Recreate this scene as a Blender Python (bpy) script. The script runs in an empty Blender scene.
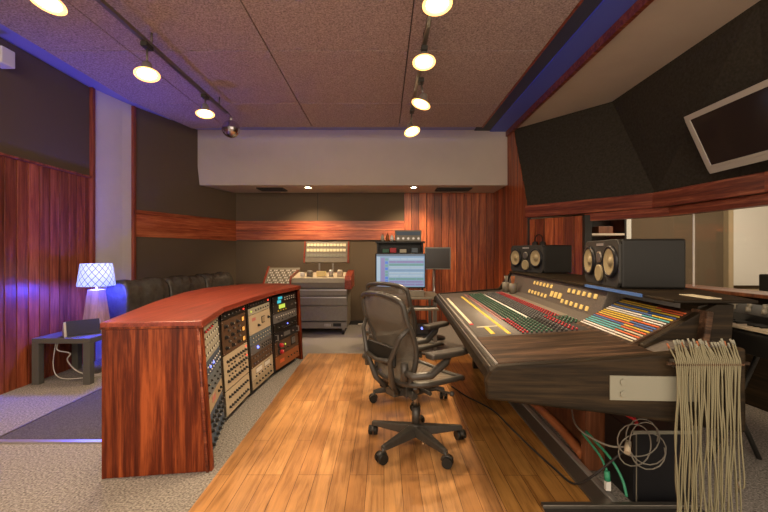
import bpy, bmesh, math, random
from mathutils import Vector, Matrix
R = math.radians
PI = math.pi
random.seed(7)
SC = bpy.context.scene
COL = SC.collection

# ---------------------------------------------------------------- camera, world, light, exposure
cam_d = bpy.data.cameras.new('camera'); cam = bpy.data.objects.new('camera', cam_d); COL.objects.link(cam)
cam.location = (0, 0, 1.25); cam.rotation_euler = (R(90), 0, 0)
cam_d.sensor_width = 36; cam_d.lens = 18.75; cam_d.shift_y = -3 / 768; cam_d.clip_start = .05
SC.camera = cam
SC.view_settings.view_transform = 'Standard'; SC.view_settings.look = 'None'
SC.view_settings.gamma = 1; SC.view_settings.use_curve_mapping = False
SC.view_settings.exposure = 0.55
world = bpy.data.worlds.new('world'); SC.world = world; world.use_nodes = True
bg = world.node_tree.nodes['Background']; bg.inputs[0].default_value = (1.0, .83, .65, 1); bg.inputs[1].default_value = 1.4

def lamp(name, kind, loc, energy, color, aim=None, **kw):
    d = bpy.data.lights.new(name, kind); d.energy = energy; d.color = color
    for k, v in kw.items(): setattr(d, k, v)
    o = bpy.data.objects.new(name, d); COL.objects.link(o); o.location = loc
    if aim is not None:
        o.rotation_euler = (Vector(aim) - Vector(loc)).to_track_quat('-Z', 'Y').to_euler()
    return o
WARM = (1.0, .74, .46)
# soft fill added behind the camera, no fixture stands there
lamp('rear_fill_light', 'AREA', (-.6, -.9, 2.7), 65, (1, .82, .62), aim=(-.3, 4, .7), shape='RECTANGLE', size=3.6, size_y=1.2)
lamp('live_room_light', 'AREA', (4.6, 4.6, 2.8), 62, (1, .88, .70), aim=(4.6, 5.2, 0), shape='RECTANGLE', size=1.2, size_y=1.2)

# ---------------------------------------------------------------- materials
MATS = {}
def mat(name, col=(.5, .5, .5), rough=.6, metal=0.0, emit=None, estr=0.0, spec=.5, coat=0.0):
    m = bpy.data.materials.new(name); m.use_nodes = True
    b = m.node_tree.nodes['Principled BSDF']
    b.inputs['Base Color'].default_value = (*col, 1); b.inputs['Roughness'].default_value = rough
    b.inputs['Metallic'].default_value = metal; b.inputs['Specular IOR Level'].default_value = spec
    if coat: b.inputs['Coat Weight'].default_value = coat; b.inputs['Coat Roughness'].default_value = .3
    if emit: b.inputs['Emission Color'].default_value = (*emit, 1); b.inputs['Emission Strength'].default_value = estr
    MATS[name] = m
    return m
def N(m, t, **kw):
    n = m.node_tree.nodes.new(t)
    for k, v in kw.items(): setattr(n, k, v)
    return n
def L(m, a, b): m.node_tree.links.new(a, b)
def bsdf(m): return m.node_tree.nodes['Principled BSDF']
def ramp(m, fac, stops):
    r = N(m, 'ShaderNodeValToRGB'); e = r.color_ramp.elements
    while len(e) < len(stops): e.new(.5)
    for i, (p, c) in enumerate(stops): e[i].position = p; e[i].color = (*c, 1)
    L(m, fac, r.inputs[0]); return r.outputs[0]
def coords(m, scale=(1, 1, 1), rot=(0, 0, 0)):
    tc = N(m, 'ShaderNodeTexCoord'); mp = N(m, 'ShaderNodeMapping')
    mp.inputs['Scale'].default_value = scale; mp.inputs['Rotation'].default_value = rot
    L(m, tc.outputs['Object'], mp.inputs[0]); return mp.outputs[0]
def noise(m, vec, scale, detail=4, rough=.6, dist=0):
    n = N(m, 'ShaderNodeTexNoise'); n.inputs['Scale'].default_value = scale
    n.inputs['Detail'].default_value = detail; n.inputs['Roughness'].default_value = rough
    n.inputs['Distortion'].default_value = dist; L(m, vec, n.inputs['Vector']); return n.outputs[0]
def bump(m, h, strength=.3, dist=.01):
    b = N(m, 'ShaderNodeBump'); b.inputs['Strength'].default_value = strength; b.inputs['Distance'].default_value = dist
    L(m, h, b.inputs['Height']); L(m, b.outputs[0], bsdf(m).inputs['Normal'])
def mixc(m, a, b, fac, mode='MIX'):
    n = N(m, 'ShaderNodeMix', data_type='RGBA', blend_type=mode)
    for s, v in ((0, fac), (6, a), (7, b)):
        if hasattr(v, 'links'): L(m, v, n.inputs[s])
        elif isinstance(v, (int, float)): n.inputs[s].default_value = v
        else: n.inputs[s].default_value = (*v, 1)
    return n.outputs[2]
def noisy(name, c0, c1, scale=60, rough=.8, bs=.3, detail=3, metal=0, stretch=(1, 1, 1), bd=.004, spec=.5):
    m = mat(name, c0, rough, metal, spec=spec); v = coords(m, stretch); n = noise(m, v, scale, detail)
    L(m, ramp(m, n, [(.3, c0), (.7, c1)]), bsdf(m).inputs['Base Color'])
    if bs: bump(m, n, bs, bd)
    return m
def wood(name, dark, mid, light, axis='z', board=None, board_axis='x', rough=.38, scale=1.0, coat=.15, spec=.35):
    """grain runs along axis; board: width of boards along board_axis, each with its own tone"""
    m = mat(name, mid, rough, coat=coat, spec=spec)
    st = {'x': (1.6, 30, 30), 'y': (30, 1.6, 30), 'z': (30, 30, 1.6)}[axis]
    v = coords(m, tuple(s * scale for s in st))
    tc = N(m, 'ShaderNodeTexCoord'); sp = N(m, 'ShaderNodeSeparateXYZ'); L(m, tc.outputs['Object'], sp.inputs[0])
    if board:
        dv = N(m, 'ShaderNodeMath', operation='DIVIDE'); L(m, sp.outputs['xyz'.index(board_axis)], dv.inputs[0]); dv.inputs[1].default_value = board
        fl = N(m, 'ShaderNodeMath', operation='FLOOR'); L(m, dv.outputs[0], fl.inputs[0])
        wn = N(m, 'ShaderNodeTexWhiteNoise', noise_dimensions='1D'); L(m, fl.outputs[0], wn.inputs['W'])
        ad = N(m, 'ShaderNodeVectorMath', operation='MULTIPLY_ADD'); L(m, wn.outputs['Color'], ad.inputs[0]); ad.inputs[1].default_value = (20, 20, 20)
        L(m, v, ad.inputs[2]); v = ad.outputs[0]
    n1 = noise(m, v, 1.0, 6, .65, .6); vb = v
    n2 = noise(m, v, 5.0, 4, .7, .2)
    w = N(m, 'ShaderNodeMath', operation='MULTIPLY_ADD'); L(m, n2, w.inputs[0]); w.inputs[1].default_value = .35; L(m, n1, w.inputs[2])
    c = ramp(m, w.outputs[0], [(.47, dark), (.66, mid), (.86, light)])
    vs_ = N(m, 'ShaderNodeVectorMath', operation='SCALE'); L(m, vb, vs_.inputs[0]); vs_.inputs['Scale'].default_value = .33; n3 = noise(m, vs_.outputs[0], 1.0, 4, .65, .3)
    c = mixc(m, c, ramp(m, n3, [(.36, (.62, .54, .50)), (.60, (1.12, 1.12, 1.12))]), .7, 'MULTIPLY')
    if board:
        rr = N(m, 'ShaderNodeMapRange'); L(m, wn.outputs['Value'], rr.inputs[0]); rr.inputs[3].default_value = .5; rr.inputs[4].default_value = 1.15
        c = mixc(m, c, rr.outputs[0], 1.0, 'MULTIPLY')
    L(m, c, bsdf(m).inputs['Base Color']); bump(m, n2, .15, .002)
    return m

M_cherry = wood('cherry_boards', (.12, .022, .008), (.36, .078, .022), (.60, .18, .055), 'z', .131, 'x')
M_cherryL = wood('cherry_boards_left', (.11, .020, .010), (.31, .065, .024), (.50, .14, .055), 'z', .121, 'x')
M_stripe = wood('cherry_stripe', (.18, .03, .012), (.42, .09, .032), (.66, .21, .08), 'x', .16, 'z', scale=.9)
M_beam = wood('beam_wood', (.075, .014, .009), (.20, .040, .020), (.40, .13, .06), 'x', None, scale=.9)
M_trim = wood('trim_wood', (.10, .02, .01), (.27, .06, .03), (.38, .10, .05), 'z')
M_endpanel = wood('desk_end_wood', (.025, .005, .003), (.13, .022, .007), (.42, .095, .025), 'z', scale=.55, rough=.35, coat=.05, spec=.2)
M_desktop = wood('desktop_wood', (.12, .020, .011), (.25, .040, .020), (.34, .062, .030), 'y', scale=1.2, rough=.36, coat=.05)
M_consolewood = wood('console_wood', (.009, .007, .004), (.020, .014, .008), (.048, .032, .016), 'x', scale=.7, rough=.5, coat=0, spec=.14)
M_consoletop = wood('console_top_wood', (.015, .010, .006), (.05, .029, .017), (.15, .085, .05), 'x', scale=.8, rough=.5, coat=0, spec=.16)
M_plywood = wood('pedestal_wood', (.09, .03, .012), (.19, .065, .025), (.30, .11, .045), 'z', scale=.5, rough=.5)
M_lampwood = wood('lamp_wood', (.30, .17, .09), (.42, .26, .14), (.55, .35, .2), 'z', rough=.5)
M_tablewood = mat('table_grey', (.10, .095, .08), .5)

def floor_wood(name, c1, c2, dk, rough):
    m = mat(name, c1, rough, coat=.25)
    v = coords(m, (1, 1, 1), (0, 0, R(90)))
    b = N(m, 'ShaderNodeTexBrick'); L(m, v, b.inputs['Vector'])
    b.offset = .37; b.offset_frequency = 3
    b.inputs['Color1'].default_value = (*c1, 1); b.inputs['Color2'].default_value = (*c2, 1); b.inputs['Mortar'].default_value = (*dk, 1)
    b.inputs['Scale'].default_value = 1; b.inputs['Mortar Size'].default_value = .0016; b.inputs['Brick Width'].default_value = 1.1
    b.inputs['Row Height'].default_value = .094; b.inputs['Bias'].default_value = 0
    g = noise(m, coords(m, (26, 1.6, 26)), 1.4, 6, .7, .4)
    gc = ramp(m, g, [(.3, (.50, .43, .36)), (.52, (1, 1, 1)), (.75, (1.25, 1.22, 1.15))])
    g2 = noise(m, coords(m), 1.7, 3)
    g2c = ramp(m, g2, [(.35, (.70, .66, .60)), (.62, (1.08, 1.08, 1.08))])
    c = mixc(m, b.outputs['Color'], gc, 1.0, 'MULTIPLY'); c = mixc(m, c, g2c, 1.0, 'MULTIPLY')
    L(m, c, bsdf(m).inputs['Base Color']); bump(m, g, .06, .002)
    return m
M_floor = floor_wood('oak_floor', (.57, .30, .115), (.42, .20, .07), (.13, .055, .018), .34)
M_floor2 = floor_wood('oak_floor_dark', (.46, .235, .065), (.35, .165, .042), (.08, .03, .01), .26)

M_carpet = noisy('grey_carpet', (.09, .08, .072), (.50, .46, .41), 85, .95, .8, 5, bd=.01, spec=.1)
M_carpet2 = noisy('dark_carpet', (.05, .045, .05), (.15, .135, .14), 110, .95, .6, 5, bd=.008, spec=.1)
M_fabric = noisy('brown_fabric', (.105, .078, .052), (.15, .112, .076), 260, .95, .3, 2, spec=.1)
M_fabricd = noisy('black_fabric', (.030, .026, .019), (.050, .043, .032), 40, .9, .15, 3, spec=.15)
M_ceilfab = noisy('ceiling_fabric', (.20, .15, .155), (.62, .50, .48), 75, .95, .5, 5, bd=.006, spec=.1)
M_cream = noisy('cream_paint', (.62, .52, .42), (.66, .56, .45), 3, .7, 0)
M_white = noisy('white_paint', (.60, .55, .49), (.64, .59, .53), 3, .7, 0)
M_soffit = noisy('soffit_paint', (.50, .43, .36), (.54, .465, .39), 2, .7, 0)
M_blueglow = mat('painted_blue_glow', (.10, .14, .62), .6)  # blue strip-light glow on the ceiling edge, put into the base colour
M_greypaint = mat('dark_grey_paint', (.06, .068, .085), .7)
M_upper = mat('upper_ceiling_paint', (.30, .30, .55), .7)
M_black = mat('black_plastic', (.013, .012, .010), .45, spec=.3)
M_blacks = mat('black_satin', (.012, .012, .014), .35, spec=.3)
M_dark = mat('dark_charcoal', (.035, .033, .029), .5, spec=.3)
M_chair = noisy('chair_graphite', (.038, .034, .028), (.052, .046, .038), 30, .38, 0)
M_chrome = mat('brushed_metal', (.55, .52, .48), .28, 1.0)
M_steel = mat('dull_steel', (.22, .20, .17), .4, .8)
M_alu = mat('aluminium', (.50, .48, .45), .35, .7)
M_greymetal = noisy('grey_metal', (.175, .152, .110), (.205, .18, .135), 20, .45, 0)
M_beige = mat('cream_plastic', (.55, .46, .32), .5)
M_tan = mat('tan_panel', (.42, .33, .21), .5)
M_white2 = mat('white_plastic', (.72, .70, .66), .5)
M_leather = noisy('black_leather', (.045, .041, .034), (.075, .068, .056), 14, .25, .5, 6, bd=.03)
M_plate = mat('plate_grey', (.24, .235, .18), .5)
M_cable = mat('cable_olive', (.215, .195, .115), .55)
M_cablegrey = mat('cable_grey', (.24, .22, .18), .5)
M_cablewhite = mat('cable_white', (.62, .58, .52), .5)
M_cablegreen = mat('cable_green', (.04, .30, .16), .5)
M_cableblack = mat('cable_black', (.02, .017, .015), .5)
def flat(name, c, rough=.5): return mat(name, c, rough)
C = {k: flat('paint_' + k, v) for k, v in dict(red=(.55, .02, .03), green=(.03, .14, .07), grey=(.13, .13, .13), yellow=(.72, .50, .06),
     cream=(.62, .56, .40), white=(.78, .76, .70), blue=(.07, .16, .42), cyan=(.10, .45, .48), orange=(.72, .15, .05), brown=(.10, .055, .03),
     navy=(.06, .10, .16), black=(.015, .015, .015), pink=(.55, .20, .18), bluegrey=(.13, .17, .20), rust=(.32, .10, .03), pale=(.40, .39, .31), tanpanel=(.22, .19, .15)).items()}
E = {k: mat('glow_' + k, v, .4, emit=v, estr=s) for k, v, s in (('amber', (1, .50, .10), .45), ('blue', (.15, .2, 1), 2), ('cyan', (.04, .45, .6), .5),
     ('green', (.5, .7, .1), .45), ('red', (1, .05, .03), 1.5), ('bulb', (1, .80, .50), 40), ('rim', (1, .50, .14), 2.2), ('down', (1, .82, .55), 40), ('strip', (.10, .12, 1), 4.5),
     ('yellowkey', (.72, .50, .16), .16), ('screen', (.30, .50, .72), .42), ('scr_white', (.50, .64, .76), .5), ('scr_blue', (.05, .18, .65), .6),
     ('scr_dark', (.10, .16, .22), .5), ('scr_purple', (.36, .30, .60), .42), ('scr_green', (.2, .48, .44), .42), ('meter', (.70, .60, .36), .12))}

M_console = noisy('console_panel', (.075, .062, .052), (.125, .105, .088), 90, .5, .1)
def fader_mat():
    m = mat('fader_panel', (.1, .09, .08), .5)
    tc = N(m, 'ShaderNodeTexCoord'); sp = N(m, 'ShaderNodeSeparateXYZ'); L(m, tc.outputs['Object'], sp.inputs[0])
    dv = N(m, 'ShaderNodeMath', operation='DIVIDE'); L(m, sp.outputs[1], dv.inputs[0]); dv.inputs[1].default_value = .046
    fr = N(m, 'ShaderNodeMath', operation='FRACT'); L(m, dv.outputs[0], fr.inputs[0])
    gt = N(m, 'ShaderNodeMath', operation='GREATER_THAN'); L(m, fr.outputs[0], gt.inputs[0]); gt.inputs[1].default_value = .93
    n = noise(m, coords(m), 150, 2)
    c = ramp(m, n, [(.3, (.085, .072, .06)), (.7, (.15, .13, .11))])
    L(m, mixc(m, c, (.02, .02, .02), gt.outputs[0]), bsdf(m).inputs['Base Color']); return m
M_fader = fader_mat()

def glass_mat():
    m = bpy.data.materials.new('window_glass'); m.use_nodes = True; nt = m.node_tree; nt.nodes.clear()
    o = nt.nodes.new('ShaderNodeOutputMaterial'); mx = nt.nodes.new('ShaderNodeMixShader'); t = nt.nodes.new('ShaderNodeBsdfTransparent')
    g = nt.nodes.new('ShaderNodeBsdfGlossy'); f = nt.nodes.new('ShaderNodeMath'); f.operation = 'MULTIPLY_ADD'; lw = nt.nodes.new('ShaderNodeLayerWeight'); pw = nt.nodes.new('ShaderNodeMath'); pw.operation = 'POWER'; lw.inputs[0].default_value = .5; nt.links.new(lw.outputs['Facing'], pw.inputs[0]); pw.inputs[1].default_value = 4; nt.links.new(pw.outputs[0], f.inputs[0]); f.inputs[1].default_value = .5; f.inputs[2].default_value = .035
    g.inputs['Roughness'].default_value = .02; t.inputs[0].default_value = (.90, .88, .84, 1)
    nt.links.new(f.outputs[0], mx.inputs[0]); nt.links.new(t.outputs[0], mx.inputs[1]); nt.links.new(g.outputs[0], mx.inputs[2]); nt.links.new(mx.outputs[0], o.inputs[0])
    return m
M_glass = glass_mat()
def mesh_mat():
    m = mat('chair_mesh', (.12, .105, .082), .6); nt = m.node_tree
    v = coords(m); w = N(m, 'ShaderNodeTexWave'); w.bands_direction = 'Z'; w.inputs['Scale'].default_value = 60; L(m, v, w.inputs[0])
    mr = N(m, 'ShaderNodeMapRange'); L(m, w.outputs[1], mr.inputs[0]); mr.inputs[3].default_value = .68; mr.inputs[4].default_value = .92
    t = nt.nodes.new('ShaderNodeBsdfTransparent'); mx = nt.nodes.new('ShaderNodeMixShader')
    out = [n for n in nt.nodes if n.type == 'OUTPUT_MATERIAL'][0]
    L(m, mr.outputs[0], mx.inputs[0]); L(m, t.outputs[0], mx.inputs[1]); L(m, bsdf(m).outputs[0], mx.inputs[2]); L(m, mx.outputs[0], out.inputs[0])
    return m
M_mesh = mesh_mat()
def shade_mat():
    m = mat('lamp_shade_fabric', (.55, .60, .85), .8, emit=(.22, .30, 1.0), estr=.9)
    tc = N(m, 'ShaderNodeTexCoord'); sp = N(m, 'ShaderNodeSeparateXYZ'); L(m, tc.outputs['Object'], sp.inputs[0])
    at = N(m, 'ShaderNodeMath', operation='ARCTAN2'); L(m, sp.outputs[0], at.inputs[0]); L(m, sp.outputs[1], at.inputs[1])
    res = None
    for s in (1, -1):
        a = N(m, 'ShaderNodeMath', operation='MULTIPLY'); L(m, at.outputs[0], a.inputs[0]); a.inputs[1].default_value = 16 / (2 * PI)
        b = N(m, 'ShaderNodeMath', operation='MULTIPLY_ADD'); L(m, sp.outputs[2], b.inputs[0]); b.inputs[1].default_value = s * 13; L(m, a.outputs[0], b.inputs[2])
        f = N(m, 'ShaderNodeMath', operation='FRACT'); L(m, b.outputs[0], f.inputs[0])
        g = N(m, 'ShaderNodeMath', operation='LESS_THAN'); L(m, f.outputs[0], g.inputs[0]); g.inputs[1].default_value = .11
        if res is None: res = g.outputs[0]
        else:
            x = N(m, 'ShaderNodeMath', operation='MAXIMUM'); L(m, res, x.inputs[0]); L(m, g.outputs[0], x.inputs[1]); res = x.outputs[0]
    L(m, mixc(m, (.60, .66, .95), (.12, .13, .22), res), bsdf(m).inputs['Base Color'])
    L(m, mixc(m, (.32, .42, 1.0), (.03, .05, .25), res), bsdf(m).inputs['Emission Color'])
    return m
M_shade = shade_mat()

for k in ('screen', 'scr_white', 'scr_blue', 'scr_purple', 'scr_green', 'scr_dark'):
    bsdf(E[k]).inputs['Base Color'].default_value = (.03, .03, .04, 1); bsdf(E[k]).inputs['Roughness'].default_value = .3
# ---------------------------------------------------------------- mesh builder
class MB:
    def __init__(s): s.v = []; s.f = []; s.m = []; s.mats = []; s.sm = []
    def mi(s, m):
        if m not in s.mats: s.mats.append(m)
        return s.mats.index(m)
    def add(s, vs, fs, m=None, T=None, smooth=False):
        o = len(s.v)
        for p in vs:
            p = Vector(p)
            if T is not None: p = T @ p
            s.v.append(p)
        k = s.mi(m)
        for f in fs: s.f.append([o + i for i in f]); s.m.append(k); s.sm.append(smooth)
        return s
    def box(s, x0, x1, y0, y1, z0, z1, m=None, T=None):
        vs = [(x, y, z) for z in (z0, z1) for y in (y0, y1) for x in (x0, x1)]
        return s.add(vs, [(0, 2, 3, 1), (4, 5, 7, 6), (0, 1, 5, 4), (2, 6, 7, 3), (0, 4, 6, 2), (1, 3, 7, 5)], m, T)
    def prism(s, poly, axis, a, b, m=None, T=None):
        """poly: 2-D outline; extruded along axis from a to b. axis z:(x,y) y:(x,z) x:(y,z)"""
        def P(p, h):
            return {'z': (p[0], p[1], h), 'y': (p[0], h, p[1]), 'x': (h, p[0], p[1])}[axis]
        n = len(poly); vs = [P(p, a) for p in poly] + [P(p, b) for p in poly]
        fs = [tuple(range(n)), tuple(range(2 * n - 1, n - 1, -1))] + [(i, (i + 1) % n, n + (i + 1) % n, n + i)[::-1] for i in range(n)]
        return s.add(vs, fs, m, T)
    def slab(s, quad, th, m=None):
        """four 3-D corners, thickened by th along the normal"""
        q = [Vector(p) for p in quad]; n = (q[2] - q[0]).cross(q[3] - q[1]).normalized() * th
        vs = q + [p + n for p in q]
        return s.add(vs, [(0, 3, 2, 1), (4, 5, 6, 7)] + [(i, (i + 1) % 4, 4 + (i + 1) % 4, 4 + i) for i in range(4)], m)
    def cyl(s, p0, p1, r0, r1=None, m=None, n=16, T=None, cap=True):
        p0, p1 = Vector(p0), Vector(p1); r1 = r0 if r1 is None else r1
        d = (p1 - p0).normalized(); a = d.orthogonal().normalized(); b = d.cross(a)
        vs = []
        for p, r in ((p0, r0), (p1, r1)):
            for i in range(n):
                t = 2 * PI * i / n; vs.append(p + a * r * math.cos(t) + b * r * math.sin(t))
        s.add(vs, [(i, (i + 1) % n, n + (i + 1) % n, n + i) for i in range(n)], m, T, True)
        if cap:
            s.add(vs, [tuple(range(n - 1, -1, -1)), tuple(range(n, 2 * n))], m, T)
        return s
    def lathe(s, prof, m=None, n=24, T=None):
        """prof: (r, z) pairs about z"""
        vs = [(r * math.cos(2 * PI * i / n), r * math.sin(2 * PI * i / n), z) for r, z in prof for i in range(n)]
        fs = [(j * n + i, j * n + (i + 1) % n, (j + 1) * n + (i + 1) % n, (j + 1) * n + i) for j in range(len(prof) - 1) for i in range(n)]
        return s.add(vs, fs, m, T, True)
    def tube(s, pts, r, m=None, n=8, T=None, closed=False, flat=1.0):
        P = [Vector(p) for p in pts]; k = len(P); vs = []; up = None
        rr = r if isinstance(r, (list, tuple)) else [r] * k
        for i, p in enumerate(P):
            if closed: d = P[(i + 1) % k] - P[i - 1]
            else: d = P[min(i + 1, k - 1)] - P[max(i - 1, 0)]
            d.normalize()
            if up is None: up = d.orthogonal().normalized()
            up = (up - d * up.dot(d)).normalized(); b = d.cross(up)
            for j in range(n):
                t = 2 * PI * j / n; vs.append(p + up * rr[i] * math.cos(t) + b * rr[i] * flat * math.sin(t))
        fs = []
        for i in range(k if closed else k - 1):
            q = (i + 1) % k
            for j in range(n): fs.append((i * n + j, i * n + (j + 1) % n, q * n + (j + 1) % n, q * n + j))
        s.add(vs, fs, m, T, True)
        if not closed: s.add(vs, [tuple(range(n - 1, -1, -1)), tuple(range((k - 1) * n, k * n))], m, T)
        return s
    def sphere(s, c, r, m=None, n=16, k=10, sc=(1, 1, 1), T=None):
        vs = []; c = Vector(c)
        for j in range(k + 1):
            a = PI * j / k
            for i in range(n):
                t = 2 * PI * i / n
                vs.append(c + Vector((r * sc[0] * math.sin(a) * math.cos(t), r * sc[1] * math.sin(a) * math.sin(t), r * sc[2] * math.cos(a))))
        fs = [(j * n + i, (j + 1) * n + i, (j + 1) * n + (i + 1) % n, j * n + (i + 1) % n) for j in range(k) for i in range(n)]
        return s.add(vs, fs, m, T, True)
    def grid(s, fn, nu, nv, m=None, T=None):
        vs = [fn(i / nu, j / nv) for j in range(nv + 1) for i in range(nu + 1)]
        fs = [(j * (nu + 1) + i, j * (nu + 1) + i + 1, (j + 1) * (nu + 1) + i + 1, (j + 1) * (nu + 1) + i) for j in range(nv) for i in range(nu)]
        return s.add(vs, fs, m, T, True)
    def build(s, name, m=None, parent=None, bevel=0, seg=2, subsurf=0, solid=0):
        me = bpy.data.meshes.new(name); me.from_pydata([tuple(p) for p in s.v], [], s.f)
        for q in s.mats: me.materials.append(q if q is not None else m)
        for p, k, sm in zip(me.polygons, s.m, s.sm): p.material_index = k; p.use_smooth = sm
        bm = bmesh.new(); bm.from_mesh(me); bmesh.ops.remove_doubles(bm, verts=bm.verts, dist=1e-5)
        bmesh.ops.recalc_face_normals(bm, faces=bm.faces); bm.to_mesh(me); bm.free(); me.update()
        o = bpy.data.objects.new(name, me); COL.objects.link(o)
        if parent: o.parent = parent
        if solid: d = o.modifiers.new('t', 'SOLIDIFY'); d.thickness = solid; d.offset = 0
        if bevel:
            b = o.modifiers.new('b', 'BEVEL'); b.width = bevel; b.segments = seg; b.limit_method = 'ANGLE'; b.angle_limit = R(35)
        if subsurf:
            b = o.modifiers.new('s', 'SUBSURF'); b.levels = subsurf; b.render_levels = subsurf
        return o

def tag(o, label=None, cat=None, group=None, kind=None):
    if label: o['label'] = label
    if cat: o['category'] = cat
    if group: o['group'] = group
    if kind: o['kind'] = kind
    return o
def thing(name, label, cat, loc=(0, 0, 0), rz=0, group=None):
    o = bpy.data.objects.new(name, None); COL.objects.link(o); o.location = loc; o.rotation_euler = (0, 0, rz); o.empty_display_size = .1
    return tag(o, label, cat, group)
def copy_tree(o, parent=None):
    c = o.copy(); COL.objects.link(c); c.parent = parent
    for ch in list(o.children): copy_tree(ch, c)
    return c
def copies(src, parent, places):
    """more of one part: places are (x, y, z) offsets from the first"""
    base = src.location.copy()
    for p in places:
        c = src.copy(); COL.objects.link(c); c.parent = parent; c.location = base + Vector(p)

# ---------------------------------------------------------------- the room shell
def S(o): return tag(o, kind='structure')
def wall(name, p0, p1, z0, z1, m, th=.08, boards=0, gap=.009):
    """vertical wall whose room face runs p0 -> p1 (room on the right-hand side seen from above), thickness away from the room"""
    p0, p1 = Vector((*p0, 0)), Vector((*p1, 0)); d = p1 - p0; Ln = d.length
    b = MB()
    if boards:
        b.box(0, Ln, .012, th, z0, z1, M_black)
        x = 0
        while x < Ln - .01:
            e = min(Ln, x + boards); b.box(x + gap / 2, e - gap / 2, 0, .014, z0, z1); x += boards
    else: b.box(0, Ln, 0, th, z0, z1)
    o = b.build(name, m, bevel=.0015 if boards else 0, seg=1); o.location = p0; o.rotation_euler = (0, 0, math.atan2(d.y, d.x)); return S(o)

S(MB().box(-3.6, 6.6, -1.4, 7.6, -.1, 0).build('floor', M_carpet))
S(MB().box(-.925, .58, -1.0, 4.86, 0, .03).build('floor_platform', M_floor, bevel=.004))
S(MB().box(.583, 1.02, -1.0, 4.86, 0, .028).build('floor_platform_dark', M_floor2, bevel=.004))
b = MB(); b.box(1.02, 1.11, 1.94, 4.6, 0, .036, M_steel); b.box(1.11, 1.14, 1.94, 4.6, 0, .045, M_alu)
S(b.build('trim_1', bevel=.003))
b = MB(); b.box(.76, 1.52, 1.85, 1.91, 0, .03, M_dark); b.box(.76, 1.52, 1.91, 1.94, 0, .045, M_steel)
S(b.build('trim_2', bevel=.003))
S(MB().box(-2.59, -1.9, 2.66, 4.2, 0, .006).build('floor_mat', M_carpet2))
S(MB().box(-3.38, -1.5, 2.62, 2.66, 0, .012).build('trim_3', M_alu, bevel=.003))
S(MB().box(-2.605, -2.59, 2.66, 4.2, 0, .01).build('trim_4', M_steel))

# left side
wall('wall_left', (-3.38, -1.4), (-3.38, 4.6), 2.13, 3.15, M_fabric)
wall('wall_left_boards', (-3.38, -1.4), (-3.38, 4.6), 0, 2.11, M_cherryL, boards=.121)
S(MB().box(-3.40, -3.35, -1.4, 4.6, 2.11, 2.13).build('trim_5', M_trim))
wall('wall_left_upper', (-3.40, -1.4), (-3.40, 4.62), 3.15, 3.3, M_upper)
wall('wall_column', (-3.375, 4.63), (-3.30, 5.04), 0, 3.16, M_white)
wall('wall_column_side', (-3.30, 5.04), (-3.262, 5.17), 0, 3.16, M_white)
S(MB().box(-3.40, -3.34, 4.59, 4.63, 0, 3.15).build('trim_6', M_trim))
S(MB().box(-3.285, -3.225, 5.165, 5.205, 0, 3.15).build('trim_7', M_trim))
wall('wall_left_rear', (-3.26, 5.2), (-2.59, 7.0), 0, 3.16, M_fabric)
o = wall('wall_stripe_left', (-3.243, 5.206), (-2.575, 7.0), 1.465, 1.815, M_stripe, th=.02)
# rear
wall('wall_rear', (-2.60, 7.0), (.35, 7.0), 0, 3.2, M_fabric)
b = MB(); b.box(-2.58, .35, 6.975, 7.0, 1.48, 1.642); b.box(-2.58, .35, 6.975, 7.0, 1.648, 1.81)
S(b.build('wall_stripe_rear', M_stripe))
S(MB().box(-1.163, -1.155, 6.992, 7.0, 1.82, 2.3).build('trim_8', M_black))
S(MB().box(-2.58, .35, 6.97, 7.0, 0, .07).build('baseboard_rear', M_dark))
wall('wall_rear_boards', (.35, 6.98), (1.95, 6.98), 0, 3.2, M_cherry, boards=.131)
b = MB(); x = 0
while x < 1.60:
    e = min(1.60, x + .131); zt_ = [min(3.2, 1.87 + (1.62 - q) / .48) for q in (x, e)]
    b.prism([(x + .0035, 0), (e - .0035, 0), (e - .0035, zt_[1]), (x + .0035, zt_[0])], 'y', 0, .014); x = e
b.prism([(0, 0), (1.60, 0), (1.60, 1.87), (1.02, 3.1), (0, 3.1)], 'y', .012, .06, M_black)
o = b.build('wall_right_rear', M_cherry, bevel=.0015, seg=1); o.location = (1.92, 6.98, 0); o.rotation_euler = (0, 0, R(-90)); S(o)
# soffit above the rear wall
b = MB(); b.add([(-2.86, 6.2, 2.30), (1.915, 6.2, 2.30), (1.915, 6.2, 3.16), (-2.95, 6.2, 3.16), (-2.62, 6.98, 2.30), (1.915, 6.98, 2.30), (1.915, 6.98, 3.16), (-2.70, 6.98, 3.16)],
      [(0, 1, 2, 3), (7, 6, 5, 4), (0, 4, 5, 1), (1, 5, 6, 2), (2, 6, 7, 3), (3, 7, 4, 0)])
S(b.build('ceiling_soffit', M_soffit, bevel=.004))
for i, (x0, x1) in enumerate(((-2.05, -1.62), (.85, 1.42))):
    b = MB(); b.box(x0, x1, 6.42, 6.72, 2.285, 2.302, M_black)
    for k in range(7): b.box(x0 + .02, x1 - .02, 6.44 + k * .04, 6.45 + k * .04, 2.278, 2.290, M_dark)
    tag(b.build('ceiling_vent'), 'black air vent under the cream soffit above the cherry stripe and brown fabric' if i == 0
        else 'black air vent under the cream soffit above the cherry boards', 'vent', 'soffit air vents')
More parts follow.
